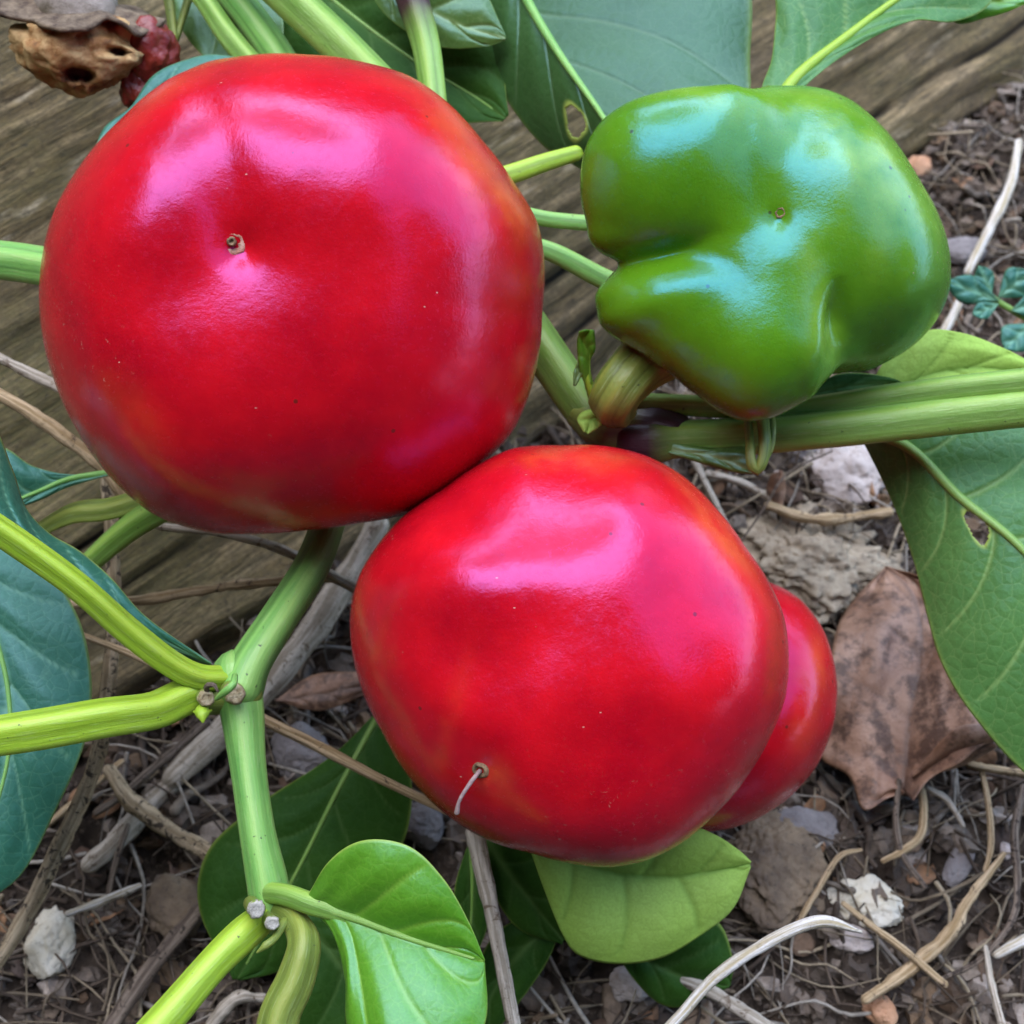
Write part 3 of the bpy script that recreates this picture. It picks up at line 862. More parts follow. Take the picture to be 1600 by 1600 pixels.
OL2 = [(800,700),(880,696),(950,697),(1010,712),(1070,745),(1120,795),(1165,855),(1200,905),(1225,960),(1233,1030),(1228,1090),(1205,1150),(1170,1210),(1120,1270),(1070,1315),(1010,1345),(950,1356),(890,1350),(830,1333),(760,1312),(700,1275),(640,1215),(600,1150),(565,1080),(548,1010),(546,960),(560,900),(590,850),(625,810),(690,765),(740,730)]
pep2, sf2 = pepper((890, 1025), 18.6, OL2, 285, RED, 'red pepper in the centre with a thin dried hook on its skin',
    blossom=(765, 1185), dimple=(34, 7), q=0.84, seed=9,
    bumps=[(-150, 105, 120, 44, 0.0, 20), (150, 150, 60, 60, 0.5, 8), (-200, -120, 70, 90, 0.5, 9), (50, 170, 45, 80, -0.6, 13), (180, 20, 110, 100, 0.3, 14), (-150, -15, 50, 45, 0, -11), (190, 45, 60, 50, 0.3, -10), (60, -290, 80, 60, 0, 12), (-130, -250, 90, 60, 0.4, 5), (250, 150, 40, 90, 0.6, 8), (230, -60, 60, 150, -0.4, 8)],
    grooves=[((-125, -160), (60, 300), 46, 9), ((-100, -160), (-330, -60), 50, 7), ((-110, -180), (-60, -330), 40, 8), ((-60, -160), (300, -80), 55, 8)],
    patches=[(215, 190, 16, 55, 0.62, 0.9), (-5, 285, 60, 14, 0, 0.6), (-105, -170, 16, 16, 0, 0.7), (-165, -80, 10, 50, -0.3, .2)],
    scuff=[(60, -270, 230, 60, 0, 0.9), (270, -200, 70, 100, -0.8, 0.8)],
    scars=[(1018, 1327, 17, 8, 0.35), (915, 1340, 14, 3, 0.1), (1150, 1215, 26, 2, 0.8)])
p, n_, k = sf2(765, 1185)
disc_blob('blossom_scar', p, n_, 12 * k, SCAR_B, pep2, h=0.3, hollow=0.5, seed=7)
v0 = p
q1 = P(758, 1195, 18.6) - P(765, 1185, 18.6); q2 = P(748, 1212, 18.6) - P(765, 1185, 18.6); q3 = P(742, 1232, 18.6) - P(765, 1185, 18.6)
st_pts = [(*(v0 + n_ * 0.02), .028), (*(v0 + n_ * 0.16 + q1 * .3), .026), (*(v0 + n_ * 0.20 + q1), .026), (*(v0 + n_ * 0.24 + q2), .024), (*(v0 + n_ * 0.20 + q3), .030)]
tube('dried_style', st_pts, STYLE, pep2, seg=10, world=True, rough=0.15)

OL3 = [(1110, 905), (1205, 910), (1250, 935), (1285, 980), (1305, 1040), (1308, 1100), (1290, 1170), (1250, 1230), (1200, 1270), (1140, 1295), (1085, 1300), (1020, 1290), (950, 1230), (925, 1150), (925, 1050), (960, 960), (1030, 915)]
pep3, sf3 = pepper((1115, 1105), 21.0, OL3, 190, RED, 'small red pepper half hidden behind the central red pepper',
    q=0.86, seed=14, bumps=[(130, 10, 40, 80, 0, 8)], grooves=[((140, 180), (80, 60), 30, 8)],
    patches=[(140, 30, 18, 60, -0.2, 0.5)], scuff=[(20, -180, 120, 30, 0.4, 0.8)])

# green pepper: smooth union of its lobes
def smin(a, b, k):
    h = np.clip(0.5 + 0.5 * (b - a) / k, 0, 1)
    return b * (1 - h) + a * h - k * h * (1 - h)
def ell(Q, c, r, an=0.0):
    q = Q - np.array(c, float)
    co, si = math.cos(an), math.sin(an)
    q = np.stack([q[:, 0] * co + q[:, 1] * si, -q[:, 0] * si + q[:, 1] * co, q[:, 2]], 1) / np.array(r, float)
    return (np.linalg.norm(q, axis=1) - 1) * min(r)
GC = (1200, 390)
def gsdf(Q):
    o = lambda x, y, z: (x - GC[0], GC[1] - y, z)
    s = ell(Q, o(1215, 370, -30), (165, 160, 190))
    s = smin(s, ell(Q, o(1050, 276, 75), (148, 130, 98), 0.25), 48)
    s = smin(s, ell(Q, o(1046, 458, 60), (122, 68, 105), 0.30), 16)
    s = smin(s, ell(Q, o(1185, 530, 70), (130, 130, 112), -0.2), 62)
    s = smin(s, ell(Q, o(1355, 395, -70), (135, 190, 190), 0.0), 52)
    s = smin(s, ell(Q, o(1270, 500, -20), (50, 70, 80)), 40)
    s = smin(s, ell(Q, o(1310, 250, -75), (110, 105, 150), -0.5), 90)
    return s
OLG = [(905,290),(910,240),(930,200),(960,170),(1000,150),(1060,137),(1130,133),(1190,137),(1250,133),(1310,145),(1350,170),(1390,210),(1430,270),(1460,320),(1480,370),(1487,420),(1480,470),(1450,520),(1400,560),(1340,583),(1295,592),(1275,615),(1230,645),(1180,660),(1130,648),(1080,610),(1030,570),(980,540),(940,515),(928,480),(938,445),(950,425),(942,410),(922,370),(908,330)]
pepg, sfg = pepper(GC, 19.0, OLG, 250, GREEN, 'glossy green lobed pepper at upper right', blossom=(1218, 338), dimple=(46, 22), seed=21, sdf=gsdf,
    bumps=[(60, 195, 50, 34, 0, -10)],
    grooves=[((-75, 30), (-250, -32), 17, 10), ((100, -50), (94, -215), 15, 24)],
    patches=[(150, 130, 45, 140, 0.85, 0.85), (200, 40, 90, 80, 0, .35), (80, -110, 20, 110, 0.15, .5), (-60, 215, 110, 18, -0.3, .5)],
    blush=[(-60, -262, 60, 12, -0.3, 0.35)])
p, n_, k = sfg(1218, 338)
disc_blob('blossom_scar', p, n_, 8 * k, SCAR_B, pepg, h=0.1, hollow=0.6, seed=12)
tube('fruit_stalk', [(1045, 530, 19.6, 60), (1000, 570, 19.5, 44), (972, 600, 19.3, 40), (958, 625, 19.5, 38), (965, 640, 19.9, 30)], STEM_OLIVE, pepg, ribs=7, ribamp=0.05, seg=28)

# ================================================================== THE PLANT
plant = empty('pepper_plant', P(960, 660, 21), 'green pepper plant with ribbed stems, petioles and large leaves', 'plant')
def stem(pts, mat=STEM, name='stem', ribs=5, **k):
    return tube(name, pts, mat, plant, ribs=ribs, **k)
# left fork
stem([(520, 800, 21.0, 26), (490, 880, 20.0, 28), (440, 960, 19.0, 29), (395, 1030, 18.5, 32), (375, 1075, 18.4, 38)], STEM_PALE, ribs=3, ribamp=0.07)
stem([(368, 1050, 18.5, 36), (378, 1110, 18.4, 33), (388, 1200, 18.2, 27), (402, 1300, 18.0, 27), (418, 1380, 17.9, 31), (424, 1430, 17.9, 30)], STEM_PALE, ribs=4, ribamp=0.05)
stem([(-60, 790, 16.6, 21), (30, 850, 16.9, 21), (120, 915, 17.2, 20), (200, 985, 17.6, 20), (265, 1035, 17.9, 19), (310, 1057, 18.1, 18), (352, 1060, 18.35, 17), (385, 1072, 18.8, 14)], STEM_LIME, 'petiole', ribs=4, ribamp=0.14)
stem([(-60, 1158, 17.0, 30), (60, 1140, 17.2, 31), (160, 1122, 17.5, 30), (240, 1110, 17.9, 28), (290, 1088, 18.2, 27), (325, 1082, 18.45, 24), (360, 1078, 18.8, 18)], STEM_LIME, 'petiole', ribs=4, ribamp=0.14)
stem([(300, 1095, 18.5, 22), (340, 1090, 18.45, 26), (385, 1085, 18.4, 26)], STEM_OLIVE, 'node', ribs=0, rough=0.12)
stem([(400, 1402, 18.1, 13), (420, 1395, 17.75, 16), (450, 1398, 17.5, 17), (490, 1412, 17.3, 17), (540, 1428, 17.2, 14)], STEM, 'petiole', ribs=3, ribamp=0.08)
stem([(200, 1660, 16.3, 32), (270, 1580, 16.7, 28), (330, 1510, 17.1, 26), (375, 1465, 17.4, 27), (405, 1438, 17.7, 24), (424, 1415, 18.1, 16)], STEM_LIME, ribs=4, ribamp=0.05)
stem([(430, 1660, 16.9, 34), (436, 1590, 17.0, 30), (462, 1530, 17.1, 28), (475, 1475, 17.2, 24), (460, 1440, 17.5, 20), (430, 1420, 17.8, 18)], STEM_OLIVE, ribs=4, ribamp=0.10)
for (x, y, d, r, m_) in [(366, 1084, 17.85, 17, STUB), (322, 1092, 17.85, 13, STUB), (401, 1421, 17.15, 14, STUB_W), (426, 1443, 17.1, 11, STUB_W)]:
    pp = P(x, y, d)
    nn = (CAM - pp) / np.linalg.norm(CAM - pp) + 0.15 * np.array([1, -1, 0]); nn /= np.linalg.norm(nn)
    st_ = tube('cut_stub', [(*(pp - nn * 0.55), r * pxs(d) * .9), (*(pp - nn * .2), r * pxs(d)), (*pp, r * pxs(d) * 1.02)], STEM_OLIVE, plant, world=True, seg=18, rough=0.06, seed=int(x), capend=False)
    disc_blob('cut_face', pp, nn, r * pxs(d) * 0.92, m_, st_, h=0.5, hollow=0.06, seed=int(x))
# little buds and stipules at the nodes
tube('bud', [(317, 1103, 18.0, 6), (316, 1112, 17.9, 12), (316, 1120, 17.8, 8), (317, 1127, 17.8, 3)], STEM_LIME, plant, seg=12)
tube('stipule', [(303, 1112, 17.95, 2), (316, 1115, 17.8, 6), (330, 1110, 17.95, 2)], STEM_LIME, plant, seg=10)
tube('stipule', [(338, 1092, 17.5, 3), (350, 1082, 17.35, 6), (364, 1070, 17.3, 6), (367, 1056, 17.5, 5)], STEM_PALE, plant, seg=10)
tube('stipule', [(445, 1440, 17.4, 7), (432, 1462, 17.2, 6), (418, 1475, 17.1, 7), (402, 1488, 17.1, 2)], STEM_OLIVE, plant, seg=8, rough=0.2)
tube('stipule', [(330, 1090, 18, 3), (322, 1074, 17.8, 5), (334, 1070, 17.6, 4), (340, 1080, 17.6, 2)], TWIG_DARK, plant, seg=8, rough=0.2)

# stems behind the red pepper
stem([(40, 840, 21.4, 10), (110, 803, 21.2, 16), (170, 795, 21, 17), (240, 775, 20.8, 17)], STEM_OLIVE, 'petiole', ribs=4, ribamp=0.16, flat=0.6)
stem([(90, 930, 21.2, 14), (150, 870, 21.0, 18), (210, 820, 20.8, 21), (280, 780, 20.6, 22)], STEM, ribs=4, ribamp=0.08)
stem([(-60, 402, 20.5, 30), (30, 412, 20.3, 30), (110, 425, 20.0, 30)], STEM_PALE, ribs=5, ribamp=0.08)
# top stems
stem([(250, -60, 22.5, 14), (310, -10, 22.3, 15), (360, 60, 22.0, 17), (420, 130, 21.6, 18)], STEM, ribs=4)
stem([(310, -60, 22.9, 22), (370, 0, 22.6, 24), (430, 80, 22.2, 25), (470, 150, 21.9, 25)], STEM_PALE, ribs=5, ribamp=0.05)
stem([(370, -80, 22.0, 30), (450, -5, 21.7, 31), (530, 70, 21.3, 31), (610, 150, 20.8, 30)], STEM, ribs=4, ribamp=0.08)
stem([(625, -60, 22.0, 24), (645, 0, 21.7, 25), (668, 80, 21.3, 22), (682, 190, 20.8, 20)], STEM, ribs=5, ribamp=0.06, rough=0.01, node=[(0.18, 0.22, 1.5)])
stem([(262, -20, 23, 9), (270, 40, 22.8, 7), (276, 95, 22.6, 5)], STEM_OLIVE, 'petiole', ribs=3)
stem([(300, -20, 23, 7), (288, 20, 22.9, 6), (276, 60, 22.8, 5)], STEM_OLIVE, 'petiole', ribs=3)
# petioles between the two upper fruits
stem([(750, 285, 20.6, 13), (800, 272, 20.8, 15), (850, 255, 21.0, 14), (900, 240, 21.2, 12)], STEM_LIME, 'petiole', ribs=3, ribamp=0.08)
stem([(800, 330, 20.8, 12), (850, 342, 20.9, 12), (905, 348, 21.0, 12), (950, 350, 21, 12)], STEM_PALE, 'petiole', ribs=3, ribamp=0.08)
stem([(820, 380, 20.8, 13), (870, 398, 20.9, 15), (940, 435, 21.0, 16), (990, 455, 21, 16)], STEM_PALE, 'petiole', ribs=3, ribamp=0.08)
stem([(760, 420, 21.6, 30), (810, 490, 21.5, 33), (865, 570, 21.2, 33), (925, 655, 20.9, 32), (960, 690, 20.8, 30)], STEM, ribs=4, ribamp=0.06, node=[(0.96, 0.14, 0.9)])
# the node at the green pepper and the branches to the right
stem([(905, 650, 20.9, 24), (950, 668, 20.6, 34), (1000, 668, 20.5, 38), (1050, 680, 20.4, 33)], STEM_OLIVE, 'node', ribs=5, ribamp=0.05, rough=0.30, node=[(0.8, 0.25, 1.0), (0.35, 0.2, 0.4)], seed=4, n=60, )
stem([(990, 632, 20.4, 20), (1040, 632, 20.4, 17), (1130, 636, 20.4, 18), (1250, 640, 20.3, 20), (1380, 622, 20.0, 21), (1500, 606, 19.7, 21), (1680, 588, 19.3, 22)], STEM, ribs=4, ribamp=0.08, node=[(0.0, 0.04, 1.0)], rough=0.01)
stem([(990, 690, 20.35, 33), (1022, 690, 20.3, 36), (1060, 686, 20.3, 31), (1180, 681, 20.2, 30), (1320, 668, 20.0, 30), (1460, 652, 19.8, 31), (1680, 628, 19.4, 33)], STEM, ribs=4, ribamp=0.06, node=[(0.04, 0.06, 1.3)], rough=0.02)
leaf('folded_leaflet', [(1040, 702), (1110, 712), (1180, 738)], [(1040, 690), (1110, 700), (1170, 700), (1182, 735)], [(1045, 708), (1110, 728), (1150, 738), (1180, 740)], LEAF_OLIVE, plant, 20.1, 19.7, nv=3, n=30, mhalf=10, cup=0.6)
tube('tendril', [(1168, 640, 19.9, 6), (1172, 690, 19.4, 7), (1174, 720, 19.3, 8), (1182, 734, 19.3, 9), (1192, 715, 19.3, 9), (1194, 680, 19.4, 10), (1190, 640, 19.8, 10)], STEM_OLIVE, plant, seg=12, ribs=3)
tube('tendril', [(1204, 640, 19.9, 6), (1206, 670, 19.5, 7), (1203, 700, 19.4, 7), (1192, 722, 19.4, 6)], STEM_OLIVE, plant, seg=12, ribs=3)
# young curled shoot beside the stalk
leaf('young_leaf', [(918, 600), (920, 560), (912, 530), (922, 515)], [(914, 600), (905, 575), (902, 535), (905, 518)], [(924, 600), (922, 565), (930, 545), (928, 516)], LEAF_LIME, plant, 19.9, 19.5, nv=3, n=30, mhalf=8, cup=0.8)
tube('shoot', [(935, 645, 20.2, 9), (925, 615, 20.0, 8), (918, 590, 19.9, 7), (915, 560, 19.9, 5)], STEM_LIME, plant, seg=12, ribs=3)
leaf('young_leaf', [(915, 555), (905, 580), (897, 603)], [(915, 555), (912, 580), (899, 603)], [(912, 553), (898, 575), (896, 602)], LEAF_OLIVE, plant, 19.8, 19.8, nv=2, n=20, mhalf=6, cup=0.8)
leaf('young_leaf', [(945, 645), (925, 655), (915, 675)], [(945, 640), (915, 642), (902, 655), (912, 675)], [(948, 652), (935, 668), (918, 678)], LEAF_PALE, plant, 19.9, 19.8, nv=2, n=24, mhalf=8, cup=0.6)

# leaves -------------------------------------------------------------
# left glossy leaf
leaf('leaf', [(-70, 800), (-30, 930), (10, 1060), (10, 1200), (-60, 1420)],
     [(-70, 800), (-190, 900), (-230, 1050), (-210, 1250), (-60, 1430)],
     [(-70, 800), (50, 868), (118, 955), (142, 1060), (132, 1160), (85, 1270), (30, 1370), (-55, 1425)], LEAF_BLUE, plant, 19.9, 18.9, nv=6, cup=0.15, midr=0.05, midmat=STEM_PALE, seed=1, curl=0.15)
# blade along the upper left petiole
leaf('leaf', [(330, 1036, 18.25), (200, 978, 17.8), (100, 893, 17.4), (0, 823, 17.1), (-120, 738, 16.8)],
     [(330, 1036, 18.2), (230, 965, 17.9), (175, 905, 17.8), (125, 862, 17.8), (75, 832, 17.8), (40, 792, 17.8), (18, 730, 17.9), (-20, 660, 17.9), (-120, 640, 17.6)],
     [(330, 1041, 18.4), (200, 996, 18.0), (100, 918, 17.7), (0, 852, 17.4), (-120, 790, 17.1)], LEAF_BLUE, plant, nv=7, cup=0.3, seed=2, rim=0.9)
leaf('leaf', [(175, 738), (110, 748), (60, 768), (10, 790), (-50, 830)], [(175, 736), (110, 742), (50, 728), (0, 700), (-55, 740)], [(175, 741), (110, 760), (60, 782), (10, 800), (-50, 835)], LEAF_BLUE, plant, 20.9, 20.6, nv=4, cup=0.3, midr=0.05, midmat=STEM_PALE, seed=3)
# behind the big red pepper, top left
leaf('leaf', [(150, 232), (220, 180), (300, 140), (400, 150), (480, 190)], [(150, 228), (165, 198), (205, 168), (240, 120), (290, 95), (345, 87), (420, 110), (480, 185)], [(150, 238), (230, 230), (320, 230), (400, 220), (480, 195)], LEAF_BLUE, plant, 20.6, 21.2, nv=4, cup=0.3, seed=4, rim=0.2)
# dark leaf behind the top stems
leaf('leaf', [(420, -90), (520, 0), (640, 90), (740, 150), (790, 185)], [(420, -90), (560, -120), (680, -70), (770, 30), (795, 180)], [(420, -90), (430, 30), (500, 130), (640, 190), (785, 190)], LEAF_DARK, plant, 23.8, 22.6, nv=6, cup=0.2, midr=0.04, seed=5)
leaf('leaf', [(560, -60), (640, 0), (720, 40), (790, 60)], [(560, -60), (660, -70), (740, -40), (790, 55)], [(560, -60), (600, 20), (680, 70), (755, 72), (790, 62)], LEAF_OLIVE, plant, 22.4, 22.2, nv=4, cup=0.2, seed=6)
leaf('leaf', [(250, -60), (330, 20), (400, 100), (430, 160)], [(250, -60), (380, -60), (440, 20), (430, 155)], [(250, -60), (270, 20), (320, 90), (425, 165)], LEAF_OLIVE, plant, 23.8, 22.8, nv=4, cup=0.2, seed=7)
# big two-sided leaf above the green pepper
leaf('leaf', [(770, -110), (820, -5), (870, 80), (938, 178), (1010, 290)],
     [(770, -110), (700, -60), (725, 0), (755, 85), (800, 168), (850, 228), (905, 262), (960, 290), (1010, 295)],
     [(770, -110), (960, -160), (1130, -110), (1172, -20), (1172, 90), (1168, 160), (1120, 250), (1010, 292)], LEAF_TOP, plant, 23.0, 20.6, nv=5, cup=0.12, sweep=0.5, wave=0.02,
     n=200, mhalf=64, holes=[(899, 190, 13, 24, -0.25)], midr=0.10, midmat=STEM_PALE, seed=8, curl=(0.9, 0.0), rim=0.25)
# leaf at the top right
leaf('leaf', [(1205, 175), (1245, 120), (1320, 60), (1400, 0), (1520, -80)],
     [(1200, 175), (1190, 140), (1205, 95), (1212, 30), (1220, -60), (1300, -150), (1420, -150), (1520, -85)],
     [(1215, 175), (1265, 128), (1310, 92), (1370, 55), (1430, 32), (1490, 34), (1545, 8), (1560, -50), (1525, -85)], LEAF, plant, 20.6, 22.0, nv=5, cup=0.15, midr=0.10, midmat=STEM_LIME, seed=9, curl=0.1)
leaf('leaf', [(1470, -40), (1530, 0), (1575, 0), (1640, -15)], [(1470, -40), (1530, -50), (1600, -50), (1640, -18)], [(1470, 0), (1495, 36), (1540, 28), (1580, 16), (1640, -12)], LEAF_LIME, plant, 22.6, 22.2, nv=3, cup=0.2, n=40, mhalf=12, seed=10)
# right side leaves
leaf('leaf', [(1345, 672), (1420, 700), (1500, 778), (1600, 862), (1760, 1050), (1830, 1200)],
     [(1345, 672), (1480, 620), (1620, 640), (1760, 760), (1850, 950), (1832, 1195)],
     [(1345, 680), (1390, 775), (1425, 870), (1448, 960), (1475, 1045), (1530, 1130), (1620, 1222), (1740, 1270), (1828, 1205)], LEAF, plant, 21.4, 19.2, nv=7, cup=0.15, sweep=0.14,
     n=220, mhalf=64, holes=[(1527, 824, 12, 26, -0.55)], midr=0.085, midmat=STEM, seed=11, curl=0.3, rim=0.3)
leaf('leaf', [(1360, 640), (1440, 590), (1530, 575), (1640, 590), (1760, 620)], [(1360, 640), (1375, 575), (1440, 520), (1500, 520), (1570, 545), (1640, 580), (1760, 618)], [(1360, 642), (1440, 640), (1530, 650), (1640, 650), (1760, 625)], LEAF_PALE, plant, 21.4, 21.2, nv=5, cup=0.2, seed=12)
leaf('leaf', [(1250, 620), (1320, 605), (1390, 600), (1450, 612)], [(1250, 615), (1310, 585), (1380, 588), (1450, 610)], [(1250, 640), (1330, 650), (1400, 640), (1450, 616)], LEAF_DARK, plant, 21.2, 21.4, nv=3, cup=0.2, n=40, mhalf=12, seed=13)
# lime leaf at the bottom, folded along the midrib
leaf('leaf', [(478, 1408, 17.3), (560, 1436, 17.1), (640, 1466, 16.9), (757, 1502, 16.9)],
     [(478, 1404, 17.3), (515, 1345, 17.0), (568, 1313, 16.8), (638, 1322, 16.7), (692, 1372, 16.7), (732, 1440, 16.8), (757, 1500, 16.9)],
     [(478, 1412, 17.3), (520, 1455, 17.3), (540, 1530, 17.0), (545, 1610, 16.7), (600, 1700, 16.2), (700, 1690, 16.2), (757, 1600, 16.6), (757, 1506, 16.95)], LEAF_LIME, plant, nv=4, cup=0.2, sweep=0.45, midr=0.07, seed=14, rim=0.8)
# dark leaves low under the fruit
leaf('leaf', [(600, 1100, 22.3), (530, 1230, 22.0), (470, 1350, 21.9), (400, 1480, 22.0), (370, 1530, 22.0)],
     [(600, 1100, 22.3), (520, 1180, 22.2), (400, 1260, 22.2), (325, 1330, 22.2), (312, 1420, 22.1), (365, 1530, 22.0)],
     [(600, 1100, 22.3), (640, 1200, 22.3), (632, 1310, 22.3), (560, 1420, 22.2), (450, 1510, 22.1), (375, 1532, 22.0)], LEAF_DARK, plant, nv=5, cup=0.2, midr=0.05, seed=15)
leaf('leaf', [(470, 1430, 21.6), (540, 1520, 21.6), (600, 1620, 21.6), (640, 1700, 21.6)], [(470, 1430, 21.6), (600, 1430, 21.7), (690, 1540, 21.7), (645, 1700, 21.6)], [(470, 1430, 21.6), (440, 1560, 21.6), (500, 1690, 21.6), (635, 1705, 21.6)], LEAF_DARK, plant, nv=5, cup=0.2, seed=16)
leaf('leaf', [(735, 1310), (738, 1380), (735, 1450), (725, 1520)], [(735, 1310), (712, 1380), (708, 1450), (722, 1520)], [(740, 1310), (762, 1380), (760, 1450), (730, 1520)], LEAF_DARK, plant, 20.9, 21.2, nv=3, cup=0.3, n=50, mhalf=14, seed=17, midr=0.04)
leaf('leaf', [(760, 1310), (800, 1370), (840, 1420), (880, 1470)], [(760, 1310), (770, 1390), (810, 1450), (878, 1475)], [(765, 1300), (850, 1320), (890, 1390), (885, 1465)], LEAF_DARK, plant, 21.4, 21.6, nv=3, cup=0.25, n=50, mhalf=16, seed=18)
leaf('leaf', [(880, 1435), (820, 1480), (770, 1550), (740, 1640)], [(878, 1432), (800, 1440), (750, 1500), (725, 1640)], [(882, 1440), (850, 1510), (800, 1580), (745, 1645)], LEAF_DARK, plant, 21.8, 21.9, nv=4, cup=0.25, n=50, mhalf=16, seed=19)
leaf('leaf', [(940, 1440), (1010, 1500), (1080, 1530), (1140, 1540)], [(940, 1440), (1040, 1420), (1120, 1440), (1145, 1500), (1142, 1540)], [(940, 1445), (990, 1530), (1050, 1575), (1138, 1545)], LEAF_DARK, plant, 21.6, 22.0, nv=4, cup=0.25, n=50, mhalf=16, seed=20)
leaf('leaf', [(840, 1320), (940, 1360), (1050, 1370), (1172, 1350)],
     [(845, 1310), (920, 1250), (1030, 1270), (1110, 1300), (1150, 1325), (1173, 1345)],
     [(830, 1330), (855, 1400), (880, 1460), (905, 1492), (960, 1506), (1030, 1498), (1090, 1465), (1145, 1420), (1172, 1355)], LEAF_PALE, plant, 20.0, 20.2, nv=4, cup=0.3, sweep=0.15, seed=21, rim=0.2, veinw=0.05)

# weed seedling at the right edge
weed = empty('weed_seedling', G(1585, 500), 'small blurred green weed seedling at the right edge', 'weed')
tube('stem', [(1640, 520, 25.2, 5), (1590, 490, 25.3, 5), (1550, 465, 25.3, 5), (1540, 450, 25.3, 3)], STEM, weed, seg=10)
for i, (a, b, w) in enumerate([((1560, 470), (1480, 440), 22), ((1550, 462), (1530, 415), 16), ((1560, 465), (1610, 425), 26), ((1560, 475), (1520, 492), 14), ((1580, 485), (1650, 470), 26), ((1610, 505), (1570, 545), 26), ((1620, 510), (1660, 560), 24)]):
    a = np.array(a, float); b = np.array(b, float); dv = (b - a); nn2 = np.array([-dv[1], dv[0]]) / np.linalg.norm(dv) * w
    mm = a + dv * 0.55
    leaf('leaf', [tuple(a), tuple(mm), tuple(b)], [tuple(a), tuple(mm + nn2), tuple(a + dv * .85 + nn2 * .6), tuple(b)], [tuple(a), tuple(mm - nn2), tuple(a + dv * .85 - nn2 * .6), tuple(b)], LEAF_BLUE, weed, 25.2, 25.1, nv=3, n=24, mhalf=8, seed=30 + i, rim=0.1)

# ================================================================== WITHERED FRUIT, top left
wf = empty('withered_pepper', P(130, 40, 21.2), 'withered tan pepper stub with a dark hole hanging at the top left', 'withered pepper')
tube('dry_stalk', [(110, -90, 21.6, 70), (115, -30, 21.5, 64), (118, 10, 21.4, 64), (120, 40, 21.4, 66), (120, 60, 21.4, 50)], DRYSTALK, wf, seg=32, rough=0.05, ribs=5, ribamp=0.04)
D, Fc5 = ICO4[0], ICO4[1]
def blob(name, c, rx, ry, rz, d, mat, parent, rough, fr, seed, hole=None, taper=0.0, **tg):
    n = fbm(D * fr + seed, 5, seed, 0.55)
    Q = D * (1 + rough * n)[:, None] * np.array([rx, ry, rz], float)
    tp = 1 - taper * smooth(-0.2, 1.0, -D[:, 1])
    Q[:, 0] *= tp
    ho = np.zeros(len(D))
    if hole:
        for hx, hy, ha, hb in hole:
            e = np.hypot((Q[:, 0] - (hx - c[0])) / ha, (Q[:, 1] - (c[1] - hy)) / hb) * (1 + 0.3 * vnoise(D * 5, 3))
            w = (1 - smooth(0.75, 1.1, e)) * (Q[:, 2] > 0)
            Q[:, 2] -= w * 30; ho = np.maximum(ho, w)
    return make(name, cam_world(Q, c, d), Fc5, mat, parent, attrs={'hole': ho}, **tg)
blob('withered_flesh', (128, 84), 104, 62, 74, 21.4, FLESH, wf, 0.15, 2.6, 3, hole=[(122, 115, 22, 11), (180, 76, 15, 6)], taper=0.42)
# ragged calyx skirt
n1, n2 = 90, 10
Vc = []
for i in range(n2):
    t = i / (n2 - 1)
    for j in range(n1):
        a = 2 * np.pi * j / n1
        rr = (40 + t * 84) * (1 + 0.10 * math.sin(5 * a) * t + 0.14 * t * float(vnoise(np.array([math.cos(a) * 4, math.sin(a) * 4, 2.0]), 5)))
        yy = -(4 + 30 * t) + t * 16 * float(vnoise(np.array([math.cos(a) * 3, math.sin(a) * 3, 7.0]), 6))
        Vc.append((rr * math.cos(a), yy + 0.22 * rr * math.sin(a) * -1 * 0.5 + t * t * 8, rr * math.sin(a) * 0.9))
Vc = np.array(Vc)
Fk = [(i * n1 + j, i * n1 + (j + 1) % n1, (i + 1) * n1 + (j + 1) % n1, (i + 1) * n1 + j) for i in range(n2 - 1) for j in range(n1)]
o = make('dry_calyx', cam_world(Vc, (130, -5), 21.4), Fk, DRYCAL, wf)
sm = o.modifiers.new('thickness', 'SOLIDIFY'); sm.thickness = 0.0006
blob('shrivelled_skin', (235, 82), 42, 52, 30, 21.6, DRYRED, wf, 0.30, 0.7, 8)
blob('shrivelled_skin', (212, 140), 26, 36, 20, 21.7, DRYRED, wf, 0.30, 0.7, 12)

# ================================================================== THINGS ON THE GROUND
# fallen leaf
def gd(x, y, z): return (x, y, ground_d(x, y, z))
leaf('dead_leaf', [gd(1412, 1235, .8), gd(1420, 1130, 1.0), gd(1440, 1010, 1.1), gd(1425, 930, .9), gd(1385, 885, .5)],
     [gd(1412, 1240, .8), gd(1385, 1245, .8), gd(1345, 1262, .7), gd(1325, 1212, .6), gd(1280, 1178, .5), gd(1285, 1090, .8), gd(1305, 1000, .9), gd(1335, 945, .6), gd(1385, 885, .4)],
     [gd(1412, 1240, .8), gd(1440, 1205, .9), gd(1500, 1175, 1.5), gd(1548, 1150, 1.9), gd(1535, 1100, 1.8), gd(1500, 1020, 1.4), gd(1475, 940, 1.0), gd(1440, 905, .7), gd(1385, 885, .4)],
     DEAD, None, nv=4, cup=0.14, wave=0.60, sweep=0.4, seed=44, veinw=0.05, rim=0.5,
     label='curled purplish brown dead leaf on the soil beside the small red pepper', cat='dead leaf')
leaf('dead_leaf_flap', [gd(1425, 1215, 1.0), gd(1490, 1178, 1.6), gd(1555, 1160, 1.9)], [gd(1425, 1212, 1.2), gd(1490, 1140, 2.1), gd(1553, 1130, 2.1)], [gd(1428, 1216, 1.0), gd(1500, 1198, 1.2), gd(1558, 1168, 1.7)],
     DEAD, [o for o in C.objects if o.name == 'dead_leaf'][0], nv=2, cup=0.5, n=30, mhalf=10, seed=45, rim=0.2)

